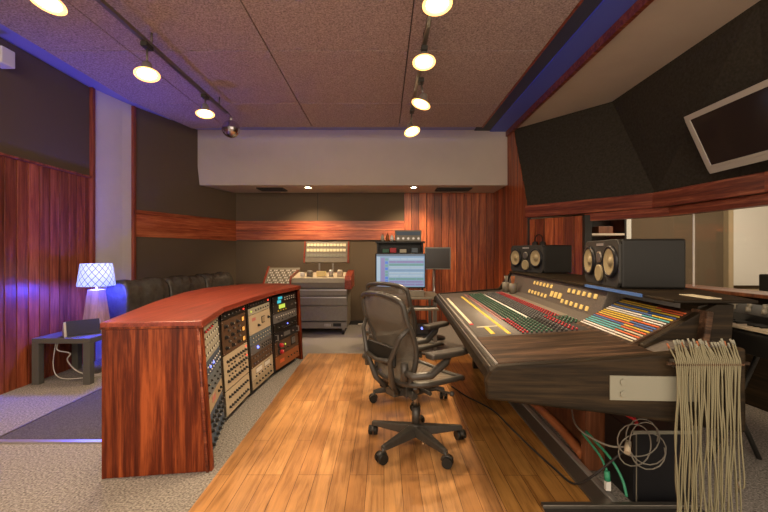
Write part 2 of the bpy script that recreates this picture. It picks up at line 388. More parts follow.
for i, x in enumerate((-1.21, .475)):
    t = thing('ceiling_downlight', ('recessed warm downlight in the soffit above the grey wheeled cabinet', 'recessed warm downlight in the soffit above the desktop screen')[i], 'downlight', (x, 6.36, 2.30), 0, 'soffit downlights')
    MB().lathe([(.05, -.012), (.075, -.012), (.08, 0), (.045, .001), (.05, -.012)], M_alu).build('trim_ring', parent=t)
    MB().lathe([(.0, -.007), (.03, -.009), (.05, -.006)], E['down']).build('lens', parent=t)
    lamp('downlight_light', 'SPOT', (x, 6.36, 2.27), 75, WARM, aim=(x, 6.75, .4), spot_size=R(120), spot_blend=.8, shadow_soft_size=.04)

# ceiling cloud of fabric panels and the ceiling above it
S(MB().box(-3.6, 1.66, -1.4, 7.1, 3.16, 3.24).build('ceiling_upper', M_upper))
S(MB().box(1.64, 1.90, -1.4, 6.2, 3.13, 3.24).build('ceiling_blue_glow', M_blueglow))
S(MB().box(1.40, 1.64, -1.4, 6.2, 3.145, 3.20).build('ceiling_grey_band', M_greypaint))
b = MB()
xs = [-2.95, -2.22, -1.0, .21, 1.375]; ys = [-1.2, 1.04, 3.48, 4.70, 5.60]
for i in range(4):
    for j in range(4):
        g = .005
        if i == 0 and j == 3: b.prism([(-2.92, ys[j] + g), (xs[1] - g, ys[j] + g), (xs[1] - g, 5.62), (-2.72, 5.66)], 'z', 3.01, 3.05)
        else: b.box(xs[i] + g, xs[i + 1] - g, ys[j] + g, ys[j + 1] - g, 3.01, 3.05)
b.box(-2.85, 1.30, -1.2, 5.5, 3.035, 3.06, M_dark)
S(b.build('ceiling', M_ceilfab, bevel=.003, seg=1))
S(MB().box(1.372, 1.386, -1.2, 5.60, 3.0, 3.055).build('trim_9', M_trim))
S(MB().box(1.885, 1.925, -1.4, 6.2, 3.05, 3.17).build('trim_10', M_beam))
for x0, x1, y0, y1, w in ((-2.80, -2.77, -1, 5.3, 'left edge'), (-2.6, 1.2, 5.44, 5.47, 'rear edge'), (1.22, 1.25, -1, 5.3, 'right edge')):
    tag(MB().box(x0, x1, y0, y1, 3.06, 3.075).build('light_strip', E['strip']), 'blue glowing light strip laid on top of the ceiling panels along their ' + w, 'light strip', 'blue strips above the ceiling panels')

# right front wall: fabric faces, beam, cream ceiling
K = 1.02
def near(p, k=K):
    return Vector((p[0] * k, p[1] * k, 1.25 + (p[2] - 1.25) * k))
T0 = near((1.925, 5.98, 3.06)); T1 = near((2.71, 4.76, 3.06)); T2 = near((2.68, 2.86, 3.06)); T3 = Vector((2.62, -1.4, T2.z))
A0 = near((1.935, 5.45, 1.87)); A1 = near((2.80, 4.13, 1.87)); A2 = near((2.94, 3.06, 1.87)); A3 = Vector((3.30, -1.4, A2.z))
T0 = Vector((1.925, 5.95, T1.z)); A0 = Vector((1.925, 5.37, A1.z))
b = MB(); b.slab([A0, A1, T1, T0], -.06); S(b.build('wall_fabric_far', M_fabricd))
b = MB(); b.slab([A1, A2, T2, T1], -.06); b.slab([A2, A3, T3, T2], -.06); S(b.build('wall_fabric_near', M_fabricd))
S(MB().prism([(1.92, -1.4), (T3.x + .05, -1.4), (T2.x + .03, T2.y), (T1.x + .03, T1.y + .03), (1.90, T0.y + .1)], 'z', T0.z - .01, T0.z + .06).build('ceiling_cream', M_cream))
zb0, zb1 = near((0, 0, 1.715)).z, A0.z
for k, (p, q) in enumerate(((A0, A1), (A1, A2), (A2, A3))):
    p2, q2 = Vector((p.x - .03, p.y, 0)), Vector((q.x - .03, q.y, 0)); d = q2 - p2
    o = MB().box(-.005, d.length + .005, 0, .16, zb0, zb1 + .002).build('trim_%d' % (11 + k), M_beam, bevel=.004)
    o.location = (p2.x, p2.y, 0); o.rotation_euler = (0, 0, math.atan2(d.y, d.x)); S(o)
A0p = (1.93, 5.42); Dp = (2.40, 4.80); Bp = (2.92, 4.10); Cp = (3.03, 3.0); Ep = (3.40, -1.0)
wall('wall_right_boards', A0p, Dp, 0, 1.70, M_cherry, boards=.131)
S(MB().box(2.38, 2.46, 4.74, 4.80, 0, 1.70).build('trim_14', M_dark))
for i, (p, q) in enumerate(((Dp, Bp), (Bp, Cp), (Cp, Ep))):
    wall('wall_right_lower_%d' % (i + 1), p, q, 0, .90, M_consolewood)
    wall('trim_%d' % (15 + i), p, q, 1.63, 1.72, M_beam, th=.10)
    d = Vector((q[0] - p[0], q[1] - p[1], 0)); o = MB().box(0, d.length, -.12, .20, .90, .93).build('trim_%d' % (18 + i), M_plywood, bevel=.004)
    o.location = (*p, 0); o.rotation_euler = (0, 0, math.atan2(d.y, d.x)); S(o)
    wall('window_%d' % (i + 1), (p[0] + .05, p[1]), (q[0] + .05, q[1]), .93, 1.63, M_glass, th=.008)
S(MB().box(2.985, 3.0, 3.86, 3.87, .93, 1.63).build('window_seam', M_white2))

# live room seen through the window
S(MB().box(2.3, 7.0, 6.6, 6.7, 0, 3.0).build('wall_live_room_far', M_fabric))
S(MB().box(6.9, 7.0, 0, 6.6, 0, 3.0).build('wall_live_room_right', M_cream))
S(MB().box(2.2, 7.0, 0, 6.7, 3.1, 3.2).build('ceiling_live_room', M_cream))
S(MB().box(3.95, 4.03, 6.52, 6.6, 0, 2.4).build('trim_21', M_white2))
S(MB().box(3.86, 3.90, 6.52, 6.6, 0, 2.4).build('trim_22', M_steel))
S(MB().box(5.60, 5.68, 6.50, 6.6, 0, 2.2).build('trim_23', M_tan))
b = MB(); b.box(5.70, 6.32, 6.52, 6.6, .72, 2.2); b.box(6.33, 6.88, 6.50, 6.6, .72, 2.2); S(b.build('wall_live_room_panel', M_white2, bevel=.005))
S(MB().box(5.68, 6.9, 6.50, 6.6, 0, .66).build('wall_live_room_base', M_tan))
t = thing('storage_shelf', 'dark storage shelf with boxes behind the window glass', 'shelf', (3.42, 6.3, 0))
b = MB(); b.box(-.28, -.25, -.2, .22, 0, 2.3); b.box(.25, .28, -.2, .22, 0, 2.3); b.box(-.26, .26, .19, .22, 0, 2.3); b.build('case', M_black, t)
sh = MB().box(-.248, .248, -.2, .188, 1.52, 1.55).build('shelf', M_cream, t); copies(sh, t, [(0, 0, -.42), (0, 0, -.84), (0, 0, .4)])
tag(MB().box(3.3, 3.52, 6.15, 6.4, 1.552, 1.66).build('storage_box', M_plywood, bevel=.005), 'brown box on the dark storage shelf behind the glass', 'box')
t = thing('guitar_amplifier', 'black guitar amplifier seen through the window at the far right', 'amplifier', (5.65, 5.6, 0))
MB().box(-.28, .28, -.14, .14, 0, .95).build('cabinet', M_black, t, bevel=.02); MB().box(-.25, .25, -.146, -.139, .06, .78).build('grille', M_dark, t)
MB().box(-.25, .25, -.148, -.139, .82, .92).build('control_panel', M_steel, t)

# ---------------------------------------------------------------- lighting track
def track(x, y0, y1, label):
    t = thing('light_track', label, 'light track', (x, y0, 2.9), 0, 'ceiling light tracks')
    MB().box(-.017, .017, 0, y1 - y0, -.01, .02).build('rail', M_steel, t, bevel=.003)
    br = MB().cyl((0, .5, .02), (0, .5, .115), .008, m=M_steel).build('hanger', parent=t)
    copies(br, t, [(0, k, 0) for k in (1.2, 2.4, y1 - y0 - .7)])
track(-1.86, .3, 4.72, 'long metal lighting track over the equipment desk, holding the mirror ball at its end')
track(.32, .3, 4.72, 'dark metal lighting track over the wood platform')
def head(x, y, z, dx, dy, label, e=72, tx=None):
    tx = x if tx is None else tx
    t = thing('track_light', label, 'spotlight', (tx, y, 2.89), 0, 'track spotlights')
    MB().box(-.025, .025, -.05, .05, -.035, 0).build('adapter', M_dark, t, bevel=.004)
    o = Vector((x - tx, 0, z - 2.89)); d = Vector((dx, dy, -1)).normalized()
    MB().cyl((0, 0, -.03), o - d * .07 + Vector((0, 0, 0)), .008, m=M_steel).build('stem', parent=t)
    q = d.to_track_quat('Z', 'Y').to_matrix().to_4x4(); q.translation = o
    MB().lathe([(.0, -.10), (.03, -.10), (.038, -.07), (.045, -.03), (.080, .0), (.092, .005), (.080, .008), (.04, -.02)], M_alu, T=q).build('housing', parent=t)
    MB().lathe([(.0, .022), (.03, .018), (.055, .008), (.066, .0)], E['bulb'], T=q).build('lens', parent=t)
    MB().lathe([(.066, .002), (.080, .009), (.092, .006)], E['rim'], T=q).build('halo_ring', parent=t)  # glowing ring added for the amber halo round the lens
    p = Vector((x, y, z)) + d * .03
    lamp('track_spot', 'SPOT', p, e, WARM, aim=p + d, spot_size=R(125), spot_blend=.9, shadow_soft_size=.05)
head(-1.86, 2.21, 2.64, -.1, -.25, 'track spotlight nearest the camera above the red equipment desk')
head(-1.86, 3.14, 2.655, .15, -.25, 'middle track spotlight above the black leather sofa side of the room')
head(-1.86, 4.16, 2.70, .1, -.2, 'lit track spotlight next to the mirror ball')
head(.325, 2.44, 2.77, .05, -.2, 'track spotlight cut by the top of the picture over the wood platform')
head(.32, 3.2, 2.78, .0, -.3, 'large bright track spotlight over the front office chair')
head(.35, 3.78, 2.66, -.35, -.15, 'track spotlight tilted sideways on the middle track')
head(.32, 4.57, 2.64, .25, -.4, 'track spotlight closest to the cream soffit')
t = thing('mirror_ball', 'small mirror ball hanging from the end of the left lighting track', 'mirror ball', (-1.84, 4.81, 2.74))
b = MB(); b.sphere((0, 0, 0), .105, None, 20, 12); o = b.build('ball', mat('mirror_facets', (.6, .58, .6), .12, 1.0), t)
for p in o.data.polygons: p.use_smooth = False
MB().cyl((0, 0, .10), (0, 0, .15), .02, .012, M_chrome).build('cap', parent=t)
MB().cyl((0, -.1, .17), (0, 0, .15), .006, m=M_steel).build('cord', parent=t)
tag(MB().box(-3.37, -3.25, 3.40, 3.53, 2.87, 3.02).build('wall_speaker', M_white2, bevel=.01), 'small white box high on the left wall under the ceiling', 'speaker')

# ---------------------------------------------------------------- television
p_top, p_bot = Vector((2.56, 0, 2.41)), Vector((2.785, 0, 1.925))
hv = (p_top - p_bot); hh = hv.length; ang = math.atan2(hv.x, hv.z)
t = thing('television', 'flat television in a silver frame on the black slanted wall', 'television', (p_bot.x, 3.42, p_bot.z), R(-90))
t.rotation_euler = (Matrix.Rotation(R(-90), 3, 'Z') @ Matrix.Rotation(-ang, 3, 'X')).to_euler()
b = MB(); f = .045; W = .96
b.box(0, W, 0, .05, 0, f); b.box(0, W, 0, .05, hh - f, hh); b.box(0, f, 0, .05, f, hh - f); b.box(W - f, W, 0, .05, f, hh - f)
b.box(f, W - f, -.002, .012, f, f + .025); b.build('frame', mat('tv_frame', (.46, .42, .36), .4), t, bevel=.004)
MB().box(f, W - f, .008, .05, f, hh - f).build('screen', mat('tv_glass', (.03, .02, .018), .12), t)
MB().box(.30, .70, .05, .10, .12, hh - .12).build('wall_bracket', M_dark, t)

# ---------------------------------------------------------------- lamp table corner
t = thing('side_table', 'low grey square side table in the left corner beside the sofa', 'table', (-3.34, 3.79, 0))
MB().box(0, .55, 0, .55, .39, .44).build('tabletop', M_tablewood, t, bevel=.004)
lg = MB().box(0, .065, 0, .065, 0, .39).build('leg', M_tablewood, t, bevel=.003); copies(lg, t, [(.485, 0, 0), (0, .485, 0), (.485, .485, 0)])
t = thing('table_lamp', 'tapered wooden table lamp with a white lattice shade glowing blue', 'lamp', (-2.99, 4.16, .44))
MB().prism([(-.10, -.10), (.10, -.10), (.10, .10), (-.10, .10)], 'z', 0, .01, M_dark).build('foot', parent=t)
b = MB(); b.add([(-.095, -.095, .01), (.095, -.095, .01), (.095, .095, .01), (-.095, .095, .01), (-.055, -.055, .43), (.055, -.055, .43), (.055, .055, .43), (-.055, .055, .43)],
      [(0, 3, 2, 1), (4, 5, 6, 7), (0, 1, 5, 4), (1, 2, 6, 5), (2, 3, 7, 6), (3, 0, 4, 7)]); b.build('lamp_base', M_lampwood, t, bevel=.004)
MB().cyl((0, 0, .43), (0, 0, .52), .01, m=M_chrome).build('neck', parent=t)
MB().lathe([(.168, .47), (.138, .70)], M_shade, 40).build('lamp_shade', parent=t, solid=.003)
MB().sphere((0, 0, .58), .035, E['blue']).build('bulb', parent=t)
lamp('lamp_light', 'POINT', (-2.99, 4.16, 1.00), 15, (.05, .07, 1), shadow_soft_size=.09)
lamp('lamp_light_low', 'POINT', (-2.99, 4.16, .93), 60, (.05, .07, 1), shadow_soft_size=.09)
t = thing('desk_radio', 'silver wedge shaped radio with black front on the side table', 'radio', (-3.00, 4.0, .44), R(48))
b = MB(); b.prism([(-.09, 0), (.06, 0), (-.03, .145)], 'x', -.17, .13); b.build('case', M_alu, t, bevel=.006)
b = MB(); b.add([(-.15, -.10, .012), (.12, -.10, .012), (.12, -.034, .148), (-.15, -.034, .148), (-.15, -.088, .006), (.12, -.088, .006), (.12, -.022, .142), (-.15, -.022, .142)],
      [(0, 1, 2, 3), (7, 6, 5, 4), (0, 4, 5, 1), (1, 5, 6, 2), (2, 6, 7, 3), (3, 7, 4, 0)]); b.build('speaker_front', M_black, t)
def wire(name, pts, r, m, label, cat='cable', group=None, n=6):
    P = [Vector(p) for p in pts]; out = []
    for i in range(len(P) - 1):
        a, b_, c, d = P[max(i - 1, 0)], P[i], P[i + 1], P[min(i + 2, len(P) - 1)]
        for k in range(6):
            u = k / 6; out.append(.5 * ((2 * b_) + (c - a) * u + (2 * a - 5 * b_ + 4 * c - d) * u * u + (3 * b_ - a - 3 * c + d) * u ** 3))
    out.append(P[-1]); o = MB().tube(out, r, m, n).build(name)
    return tag(o, label, cat, group)
wire('power_cord', [(-3.22, 3.96, .385), (-3.20, 3.92, .30), (-3.10, 3.95, .26), (-3.15, 3.98, .18), (-3.05, 4.0, .06), (-2.9, 4.06, .02), (-2.8, 4.1, .10)], .006, M_cablewhite, 'white looping cord hanging under the side table')
wire('power_cord', [(-3.26, 3.98, .385), (-3.25, 3.93, .15), (-3.18, 3.92, .03), (-3.0, 3.96, .012), (-2.84, 4.1, .012), (-2.72, 4.3, .02)], .005, M_cablewhite, 'thin white cord lying on the carpet under the side table')

# ---------------------------------------------------------------- sofa
s0, s1 = Vector((-2.98, 4.40, 0)), Vector((-2.51, 6.36, 0)); d = s1 - s0; SL = d.length
t = thing('leather_sofa', 'long black leather sofa behind the red equipment desk', 'sofa', s0, math.atan2(d.y, d.x))
MB().box(.08, SL, -.74, .08, .08, .30).build('base', M_leather, t, bevel=.03, seg=3)
w = SL / 3
for k in range(3):
    b = MB(); b.box(k * w + .01, (k + 1) * w - .01, -.76, -.18, .30, .46); b.build('seat_cushion', M_leather, t, bevel=.05, seg=4)
    def back(u, v, k=k):
        a = 2 * PI * v; x = k * w + .005 + u * (w - .01); e = 1 - .10 * (abs(2 * u - 1) ** 14)
        wr = .010 * math.sin(9 * u + 3 * k + 4 * v) + .008 * math.sin(26 * u + 9 * v + k) * math.sin(11 * v + k)
        return (x, -.02 + (.15 * e + wr) * math.copysign(abs(math.cos(a)) ** .7, math.cos(a)), .67 + (.275 * e + wr) * math.copysign(abs(math.sin(a)) ** .8, math.sin(a)))
    b = MB(); b.grid(back, 20, 32); 
    b.add([back(0, j / 32) for j in range(32)], [tuple(range(32))], None); b.add([back(1, j / 32) for j in range(32)], [tuple(range(32))], None)
    b.build('back_cushion', M_leather, t)
for x in (.0, SL - .05):
    MB().box(x, x + .12, -.78, -.16, .08, .62).build('armrest', M_leather, t, bevel=.06, seg=4)
ft = MB().cyl((.08, -.68, 0), (.08, -.68, .08), .025, .03, M_black).build('foot', parent=t); copies(ft, t, [(SL - .16, 0, 0), (0, .68, 0), (SL - .16, .68, 0)])

# ---------------------------------------------------------------- equipment desk
F = [(-1.04, 2.28), (-1.175, 2.85), (-1.175, 3.42), (-1.14, 4.02), (-1.02, 4.68)]
Bk = [(-1.56, 2.21), (-1.80, 3.2), (-1.93, 3.9), (-1.95, 4.4), (-1.72, 4.95), (-1.36, 5.02)]
desk = thing('equipment_desk', 'curved red cherry desk holding racks of audio gear', 'desk', (0, 0, 0))
def off(p, q, e):
    d = (Vector(q) - Vector(p)).normalized(); return Vector((d.y, -d.x)) * e
top = [(-1.568, 2.205), (-1.03, 2.265)] + [(x + .03, y) for x, y in F[1:4]] + [(-.985, 4.74), (-1.30, 5.08)] + [(-1.74, 5.0)] + [(x - .03, y) for x, y in Bk[3:0:-1]]
MB().prism(top, 'z', .825, .865).build('desktop', M_desktop, desk, bevel=.006)
bd = MB()
for i in range(1, 5):
    p, q = top[i], top[i + 1]; d = off(p, q, .003)
    bd.slab([(p[0] + d.x, p[1] + d.y, .826), (q[0] + d.x, q[1] + d.y, .826), (q[0] + d.x, q[1] + d.y, .834), (p[0] + d.x, p[1] + d.y, .834)], -.004)
bd.build('edge_band', M_trim, desk)
MB().slab([(-1.565, 2.202, .828), (-1.033, 2.262, .828), (-1.033, 2.262, .840), (-1.565, 2.202, .840)], -.003).build('edge_band', M_endpanel, desk)
b = MB(); b.tube([(-1.006, 2.283, .0), (-1.052, 2.262, .824)], .010, M_beam, 4); b.build('corner_strip', parent=desk)
b = MB(); b.add([(-1.56, 2.21, 0), (-.985, 2.29, 0), (-1.04, 2.275, .825), (-1.56, 2.21, .825), (-1.56, 2.235, 0), (-.985, 2.325, 0), (-1.04, 2.31, .825), (-1.56, 2.24, .825)],
      [(0, 1, 2, 3), (7, 6, 5, 4), (0, 4, 5, 1), (1, 5, 6, 2), (2, 6, 7, 3), (3, 7, 4, 0)]); b.build('end_panel', M_endpanel, desk, bevel=.004)
b = MB(); b.slab([(-1.02 + .045, 4.69, 0), (-1.36, 5.0, 0), (-1.36, 5.0, .825), (-1.02 + .005, 4.69, .825)], .035); b.build('end_panel', M_endpanel, desk, bevel=.004)
for i in range(5):
    p, q = Bk[i], Bk[i + 1]; MB().slab([(*p, 0), (*q, 0), (*q, .825), (*p, .825)], .02).build('back_panel', M_endpanel, desk)
MB().prism([(x - .02, y + (.03 if k == 0 else 0)) for k, (x, y) in enumerate(F)] + [(-1.38, 4.95), (-1.70, 4.88), (-1.9, 4.35), (-1.88, 3.9), (-1.76, 3.2), (-1.52, 2.26)], 'z', 0, .055).build('plinth', M_black, desk)
TILT = R(3.6)
def rack(i, z0, z1, face, label, items=(), name='rack_processor'):
    """one unit in bay i (0-3); items: (kind, u, v, size, material) with u, v in 0..1 over the faceplate"""
    p, q = Vector(F[i]), Vector(F[i + 1]); d = q - p; Wb = d.length; u0 = .045; Wd = Wb - .075
    # foot of the face sits .05 m in front of the top line
    t = thing(name, label, 'audio rack unit', (0, 0, 0), 0, 'audio units in the equipment desk')
    base = Vector((p.x, p.y, 0)) + Vector((d.y, -d.x, 0)).normalized() * (.045 - .052 * z0 / .82)
    du = d.normalized() * u0; t.location = base + Vector((du.x, du.y, z0)); 
    t.rotation_euler = (Matrix.Rotation(math.atan2(d.y, d.x), 3, 'Z') @ Matrix.Rotation(-TILT, 3, 'X')).to_euler()
    H = z1 - z0 - .004
    b = MB(); b.box(.0, Wd, .0, .006, 0, H, face); b.box(.04, Wd - .04, .006, .11, .002, H - .002, M_black); 
    for x in (.012, Wd - .012):
        for z in (.012, H - .012): b.cyl((x, .001, z), (x, -.002, z), .004, m=M_chrome, n=6)
    b.build('faceplate', parent=t)
    cache = {}
    for it in items:
        kind, u, v, s, m = it; x, z = u * Wd, v * H; key = (kind, s, m.name)
        if key in cache:
            c = cache[key].copy(); COL.objects.link(c); c.parent = t; c.location = (x, 0, z); continue
        b = MB()
        if kind == 'knob':
            b.cyl((0, 0, 0), (0, -s * .35, 0), s * .62, s * .55, M_dark, 12); b.cyl((0, -s * .35, 0), (0, -s * .95, 0), s * .46, s * .38, m, 12); b.box(-.001, .001, -s * 1.0, -s * .9, 0, s * .36, C['white'])
        elif kind == 'button': b.box(-s, s, -.004, 0, -s * .6, s * .6, m)
        elif kind == 'display': b.box(-s, s, -.003, 0, -s * .28, s * .28, m); b.box(-s - .004, s + .004, -.0015, 0, -s * .28 - .004, s * .28 + .004, M_black)
        elif kind == 'meter':
            b.box(-s, s, -.006, 0, -s * .8, s * .8, M_black); b.box(-s * .85, s * .85, -.008, -.006, -s * .6, s * .65, m); b.box(-.0012, .0012, -.009, -.008, -s * .5, s * .4, M_black)
        elif kind == 'lamp': b.sphere((0, -.002, 0), s, m, 8, 6)
        elif kind == 'handle': b.box(-.005, .005, -.03, -.02, -s, s, m); b.box(-.005, .005, -.03, 0, -s, -s + .008, m); b.box(-.005, .005, -.03, 0, s - .008, s, m)
        elif kind == 'plate': b.box(-s, s, -.002, 0, -s * .35, s * .35, m)
        o = b.build({'lamp': 'indicator_light', 'plate': 'label_plate'}.get(kind, kind), parent=t); o.location = (x, 0, z); cache[key] = o
def grid(kind, us, vs, s, m): return [(kind, u, v, s, m) for v in vs for u in us]
def lin(a, b_, n): return [a + (b_ - a) * k / (n - 1) for k in range(n)]
K_ = C['black']
rack(0, .60, .815, C['pale'], 'pale green panel with small red knobs at the near end of the desk', grid('knob', lin(.12, .5, 4), [.85], .016, C['red']) + grid('knob', lin(.12, .9, 7), [.65, .42, .18], .012, C['white']) + grid('knob', lin(.6, .9, 3), [.86], .012, K_))
rack(0, .50, .60, C['navy'], 'dark blue unit with glowing blue buttons, below the panel with red knobs', grid('knob', lin(.1, .9, 8), [.7, .3], .012, C['white']) + [('lamp', .3, .5, .008, E['blue']), ('lamp', .5, .5, .008, E['blue'])])
rack(0, .375, .50, C['bluegrey'], 'blue grey unit in the second row from the middle of the near bay', grid('knob', lin(.12, .88, 5), [.7, .3], .013, K_))
rack(0, .285, .375, M_tan, 'tan panel with few knobs between two blue units', [('plate', .4, .6, .05, C['pink'])] + grid('knob', [.7, .85], [.5], .016, K_))
rack(0, .15, .285, C['navy'], 'upper of two blue units with rows of large black knobs in the near bay', grid('knob', lin(.12, .88, 6), [.72, .28], .022, K_))
rack(0, .06, .15, C['navy'], 'blue unit with large black knobs lowest in the near bay', grid('knob', lin(.12, .88, 6), [.5], .022, K_))
rack(1, .755, .815, M_black, 'black unit tucked under the desktop edge in the second bay', grid('knob', lin(.1, .7, 5), [.5], .012, C['grey']) + [('lamp', .92, .5, .007, E['red'])])
rack(1, .50, .755, C['brown'], 'dark brown equalizer with amber lights along one side', grid('knob', lin(.12, .6, 3), [.82, .5, .18], .026, K_) + grid('knob', lin(.24, .66, 3), [.66, .34], .016, C['grey']) + grid('meter', [.84], [.82, .5, .18], .024, E['amber']))
rack(1, .245, .50, M_beige, 'large cream unit with black knobs in three rows', grid('knob', lin(.12, .88, 8), [.80, .52, .22], .020, K_) + grid('knob', lin(.16, .4, 3) + lin(.62, .86, 3), [.66, .37], .012, K_) + [('lamp', .93, .9, .007, E['red']), ('lamp', .93, .6, .007, E['red'])])
rack(1, .065, .24, M_beige, 'cream unit with two rows of black knobs lowest in the second bay', grid('knob', lin(.12, .88, 9), [.72, .28], .018, K_))
rack(2, .765, .815, M_black, 'slim black unit with a red light, topmost in the third bay', grid('button', lin(.1, .7, 6), [.5], .01, C['grey']) + [('lamp', .92, .5, .008, E['red'])])
rack(2, .705, .765, C['pale'], 'slim pale unit with a green light just above the cream dial unit', [('lamp', .1, .5, .009, E['green'])] + grid('knob', lin(.3, .9, 6), [.5], .013, C['grey']))
rack(2, .53, .705, M_beige, 'cream compressor with a dark square meter in the third bay', [('meter', .62, .55, .038, C['tan'] if 'tan' in C else M_tan), ('knob', .38, .35, .022, K_), ('knob', .88, .55, .024, K_), ('plate', .2, .75, .04, C['pink']), ('button', .48, .3, .008, K_)])
rack(2, .44, .53, C['bluegrey'], 'grey unit with cream knobs below the cream compressor', grid('knob', lin(.1, .9, 8), [.7, .3], .012, C['cream']))
rack(2, .355, .44, C['grey'], 'dark unit with a round blue light in the third bay', grid('knob', lin(.5, .9, 5), [.6, .25], .014, K_) + [('lamp', .3, .55, .013, E['blue'])])
rack(2, .245, .355, C['brown'], 'brown black unit with small grey knobs under the blue light unit', grid('knob', lin(.1, .9, 7), [.75, .3], .014, C['grey']))
rack(2, .14, .245, M_beige, 'cream unit with two white framed windows in the third bay', [('display', .3, .62, .07, C['white']), ('display', .7, .62, .07, C['white'])] + grid('knob', lin(.15, .85, 6), [.2], .013, K_))
rack(2, .06, .14, M_tan, 'tan unit with black knobs lowest in the third bay', grid('knob', lin(.15, .85, 6), [.5], .016, K_))
rack(3, .72, .805, M_black, 'black unit with a cyan display at the far top of the desk', [('display', .30, .66, .05, E['cyan']), ('plate', .26, .2, .045, E['cyan'])] + grid('button', lin(.5, .9, 5), [.6, .3], .008, C['white']))
rack(3, .62, .72, M_dark, 'dark unit with a yellow green display', [('display', .36, .66, .075, E['green']), ('display', .8, .55, .035, M_steel)] + grid('button', lin(.2, .52, 4), [.25], .010, C['yellow']) + grid('knob', [.92], [.55], .02, M_alu))
rack(3, .525, .62, C['grey'], 'grey unit with white buttons below the yellow green display', grid('button', lin(.12, .9, 9), [.65], .008, C['white']) + grid('knob', lin(.2, .8, 5), [.3], .012, K_))
rack(3, .43, .525, M_black, 'black unit with a small blue light in the far bay', [('lamp', .55, .55, .008, E['blue'])] + grid('knob', [.15, .3, .7, .85], [.5], .018, M_dark) + grid('button', lin(.4, .65, 4), [.25], .006, C['grey']))
rack(3, .335, .43, M_blacks, 'black unit with silver handles and plain front in the far bay', grid('handle', [.05, .95], [.5], .03, M_alu) + [('display', .5, .5, .08, C['grey'])] + grid('knob', [.25, .75], [.5], .016, M_alu))
rack(3, .19, .335, C['brown'], 'brown unit with two big red dials in the far bay', grid('knob', [.15], [.75, .27], .05, C['red']) + [('meter', .75, .6, .055, C['grey']), ('lamp', .4, .6, .01, E['green'])] + grid('knob', lin(.35, .5, 2), [.3], .014, K_))
rack(3, .06, .19, C['rust'], 'rust orange panel lowest in the far bay', grid('knob', lin(.5, .9, 4), [.5], .014, K_) + [('plate', .25, .5, .05, C['orange'])])
dv = []
for i in range(1, 4):
    x, y = F[i]; q = (F[i][0] - .45, F[i][1] + (.05 if i > 1 else -.03))
    b = MB(); b.slab([(x + .04, y, .055), (q[0], q[1], .055), (q[0], q[1], .825), (x - .01, y, .825)], .03); b.build('divider', M_black, desk)

# ---------------------------------------------------------------- mixing console
cns = thing('mixing_console', 'large wood trimmed mixing console with rows of coloured knobs', 'mixing console', (.46, 1.63, 0), R(-3))
def CP(u, v, z): return Matrix.Rotation(R(-3), 3, 'Z') @ Vector((u, v, 0)) + Vector((.46, 1.63, z))
def zs(u): return .795 + (u - .02) * .075          # the sloping control surface
CL = 2.84
MB().prism([(.0, .70), (.0, .785), (.015, .79), (.66, zs(.66) - .004), (.74, .875), (.94, .875), (.94, .66), (.9, .60), (.12, .64)], 'y', .03, CL - .03).build('chassis', M_console, cns)
MB().grid(lambda a, c: (.02 + a * .64, .50 + c * (CL - .55), zs(.02 + a * .64)), 2, 2).build('fader_surface', M_fader, cns, solid=.004)
# padded armrest along the front edge
MB().prism([(-.040, .735), (-.034, .765), (-.015, .787), (.012, .792), (.02, .75), (.0, .69), (-.025, .70)], 'y', .0, CL).build('armrest', M_consolewood, cns, bevel=.006, seg=3)
b = MB(); b.box(-.002, .008, .02, CL - .02, .790, .797, M_alu); b.box(-.026, -.020, .02, CL - .02, .775, .783, M_steel); b.build('armrest_trim', parent=cns)
# meter bridge
MB().prism([(.735, .86), (.80, 1.035), (1.2, 1.04), (1.2, .86)], 'y', .72, CL - .02).build('meter_bridge', M_console, cns, bevel=.004)
MB().prism([(.775, .12), (1.12, .12), (1.24, .6), (1.24, CL), (.775, CL)], 'z', 1.035, 1.05).build('bridge_top', M_consolewood, cns, bevel=.005)
# near end cover, cheeks and plate
b = MB(); b.prism([(.012, .70), (.012, .797), (.64, zs(.64) + .006), (.70, .70)], 'y', .02, .52); b.build('end_cover', M_consoletop, cns, bevel=.003)
MB().prism([(-.045, .66), (-.05, .735), (-.03, .775), (.0, .795), (.35, .825), (.74, .865), (.95, .88), (.95, .55), (.85, .56), (.45, .61)], 'y', -.03, .02).build('end_panel', M_consolewood, cns, bevel=.012, seg=3)
MB().prism([(.64, .80), (.655, .853), (.90, 1.0), (.96, 1.03), (1.03, 1.03), (1.0, .60), (.9, .60)], 'y', .13, .17).build('end_panel', M_consolewood, cns, bevel=.004)
o = MB().box(-.014, .014, .03, .13, -.08, .07).build('corner_post', M_consoletop, cns, bevel=.006); o.location = (.895, 0.06, .935); o.rotation_euler = (0, R(8), 0)
b = MB(); b.box(.43, .76, -.037, -.030, .672, .768, M_plate)
for z in (.698, .744): b.cyl((.48, -.038, z), (.48, -.043, z), .013, m=M_plate, n=12)
b.build('mounting_plate', parent=cns, bevel=.001)
MB().prism([(-.05, .70), (-.05, .76), (.0, .80), (.66, .86), (.80, 1.05), (1.2, 1.05), (1.2, .60), (.9, .58)], 'y', CL - .03, CL + .02).build('end_panel', M_consolewood, cns, bevel=.005)
